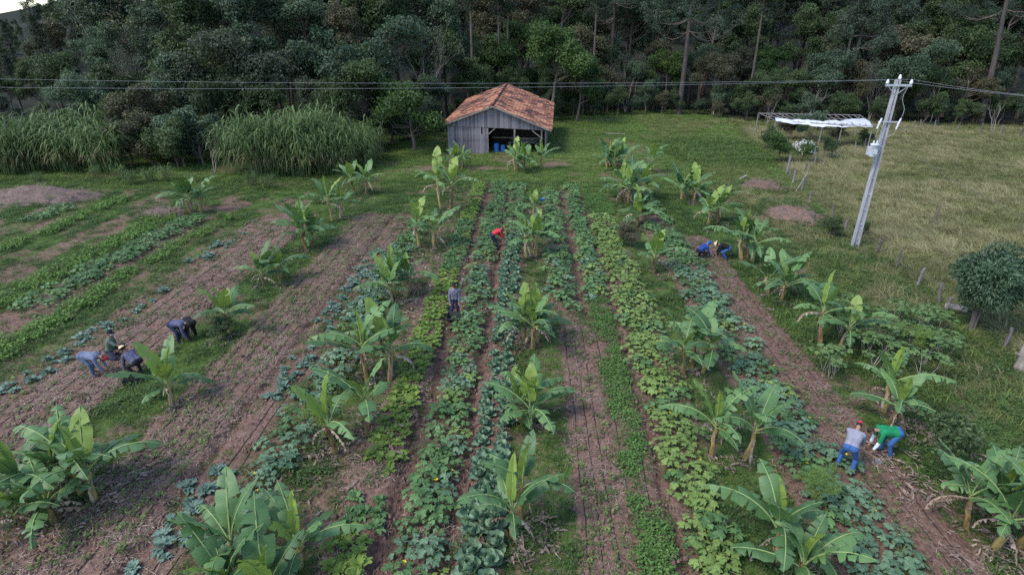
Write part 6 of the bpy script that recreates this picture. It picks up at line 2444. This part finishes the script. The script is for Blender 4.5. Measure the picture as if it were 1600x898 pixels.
P10, _ = person("man in grey shirt, red cap and blue jeans hoeing the bed, seen from behind", 1318, 738, -38, (0, -.12, .88), 48, 62, ((-.20, -.02, .09), (.18, -.10, .09)), ((-.10, .50, .72), (.22, .62, .50)), 'grey', 'jeans', 'cap', 'cap_red')
P11, _ = person("person in green shirt with white sleeves and jeans bending over the bed", 1378, 712, 82, (0, -.22, .84), 92, 100, ((-.16, -.12, .09), (.16, .02, .09)), ((-.22, .42, .18), (.18, .34, .16)), 'green', 'jeans', None, cuffs='white')
# the hoe between the two men
p10 = P10.matrix_basis
hx0, hy0 = at(1302, 668); hx1, hy1 = at(1372, 706)
M['handle'] = surf("hoe_handle", (.28, .19, .10), (.46, .34, .20), 6, .6, (1, 1, .2), .1)
a = P10.location
hoe = thing("hoe", "long wooden-handled hoe held between the two men at the right", "hoe", (a[0], a[1], a[2]))
th = R(-38)
loc = lambda v: np.array([v[0] * math.cos(th) - v[1] * math.sin(th), v[0] * math.sin(th) + v[1] * math.cos(th), v[2]])
g1, g2 = loc((-.10, .56, .66)), loc((.25, .70, .44))
d = (g2 - g1) / np.linalg.norm(g2 - g1)
s0, s1 = g1 - d * .45, g2 + d * .55
mb = MB(); mb.tube([s0, (s0 + s1) / 2, s1], .015, 7); obj("handle", mb.mesh("handle", [M['handle']], True), hoe)
mb = MB(); mb.box((0, 0, -.06), (.16, .012, .16)); mb.tube([(0, 0, .02), (0, 0, .07)], .022, 6)
obj("blade", mb.mesh("blade", [M['steel']]), hoe, tuple(s1 - np.array([0, 0, .03])), (R(20), 0, R(-30)))
# wheelbarrow
wb = thing("wheelbarrow", "black wheelbarrow with leafy greens pushed ahead of the man on the footpath", "wheelbarrow", (wx_, wy_, gz(mx, my)), PI, .78)
mb = MB()
V = [(-.22, -.30, .36), (.22, -.30, .36), (.20, .30, .30), (-.20, .30, .30), (-.33, -.44, .62), (.33, -.44, .62), (.30, .50, .58), (-.30, .50, .58)]
V2 = [(p[0] * .94, p[1] * .94, p[2] + .02) for p in V]
mb.add(V, [(0, 3, 2, 1), (0, 1, 5, 4), (1, 2, 6, 5), (2, 3, 7, 6), (3, 0, 4, 7)])
mb.add(V2, [(0, 1, 2, 3), (4, 5, 1, 0), (5, 6, 2, 1), (6, 7, 3, 2), (7, 4, 0, 3)])
mb.add([V[4], V[5], V[6], V[7], V2[4], V2[5], V2[6], V2[7]], [(0, 1, 5, 4), (1, 2, 6, 5), (2, 3, 7, 6), (3, 0, 4, 7)])
obj("tray", mb.mesh("tray", [M['crate']]), wb)
for sx in (-1, 1):
    mb = MB(); mb.tube([(sx * .27, -.82, .63), (sx * .24, -.3, .42), (sx * .10, .45, .24), (sx * .05, .72, .20)], .018, 6); obj("handle", mb.mesh("handle", [M['crate']], True), wb)
    mb = MB(); mb.tube([(sx * .22, -.25, .40), (sx * .25, -.28, .0)], .016, 6); obj("leg", mb.mesh("leg", [M['crate']], True), wb)
mb = MB()
for k in range(16):
    pass
rw = [(.20 * math.cos(a), .20 * math.sin(a)) for a in np.linspace(0, 2 * PI, 19)]
mb.tube([(0, .78 + p[0] * .8, .21 + p[1] * .8) for p in rw], .045, 8, cap=False)
wheel = obj("wheel", mb.mesh("wheel", [M['rubber']], True), wb)
mb = MB()
mb.lathe([(.001, -.03), (.13, -.02), (.13, .02), (.001, .03)], 14, (0, .78, .21), rot=np.array([[0, 0, 1], [0, 1, 0], [-1, 0, 0]]))
obj("rim", mb.mesh("rim", [M['crate']]), wheel)
for k in range(5):
    tag(obj("picked_greens", random.choice(LETD), None, (wx_ + random.uniform(-.10, .10), wy_ + random.uniform(-.16, .16), gz(mx, my) + .33), (0, 0, k), .42), "picked leafy greens lying in the wheelbarrow", "vegetable", "greens in the wheelbarrow")
# crates of the workers at the left
x, y = at(215, 590)
crate(x + .1, y - .35, gz(x, y), .5, "black plastic crate on the straw bed beside the straw-hatted worker")
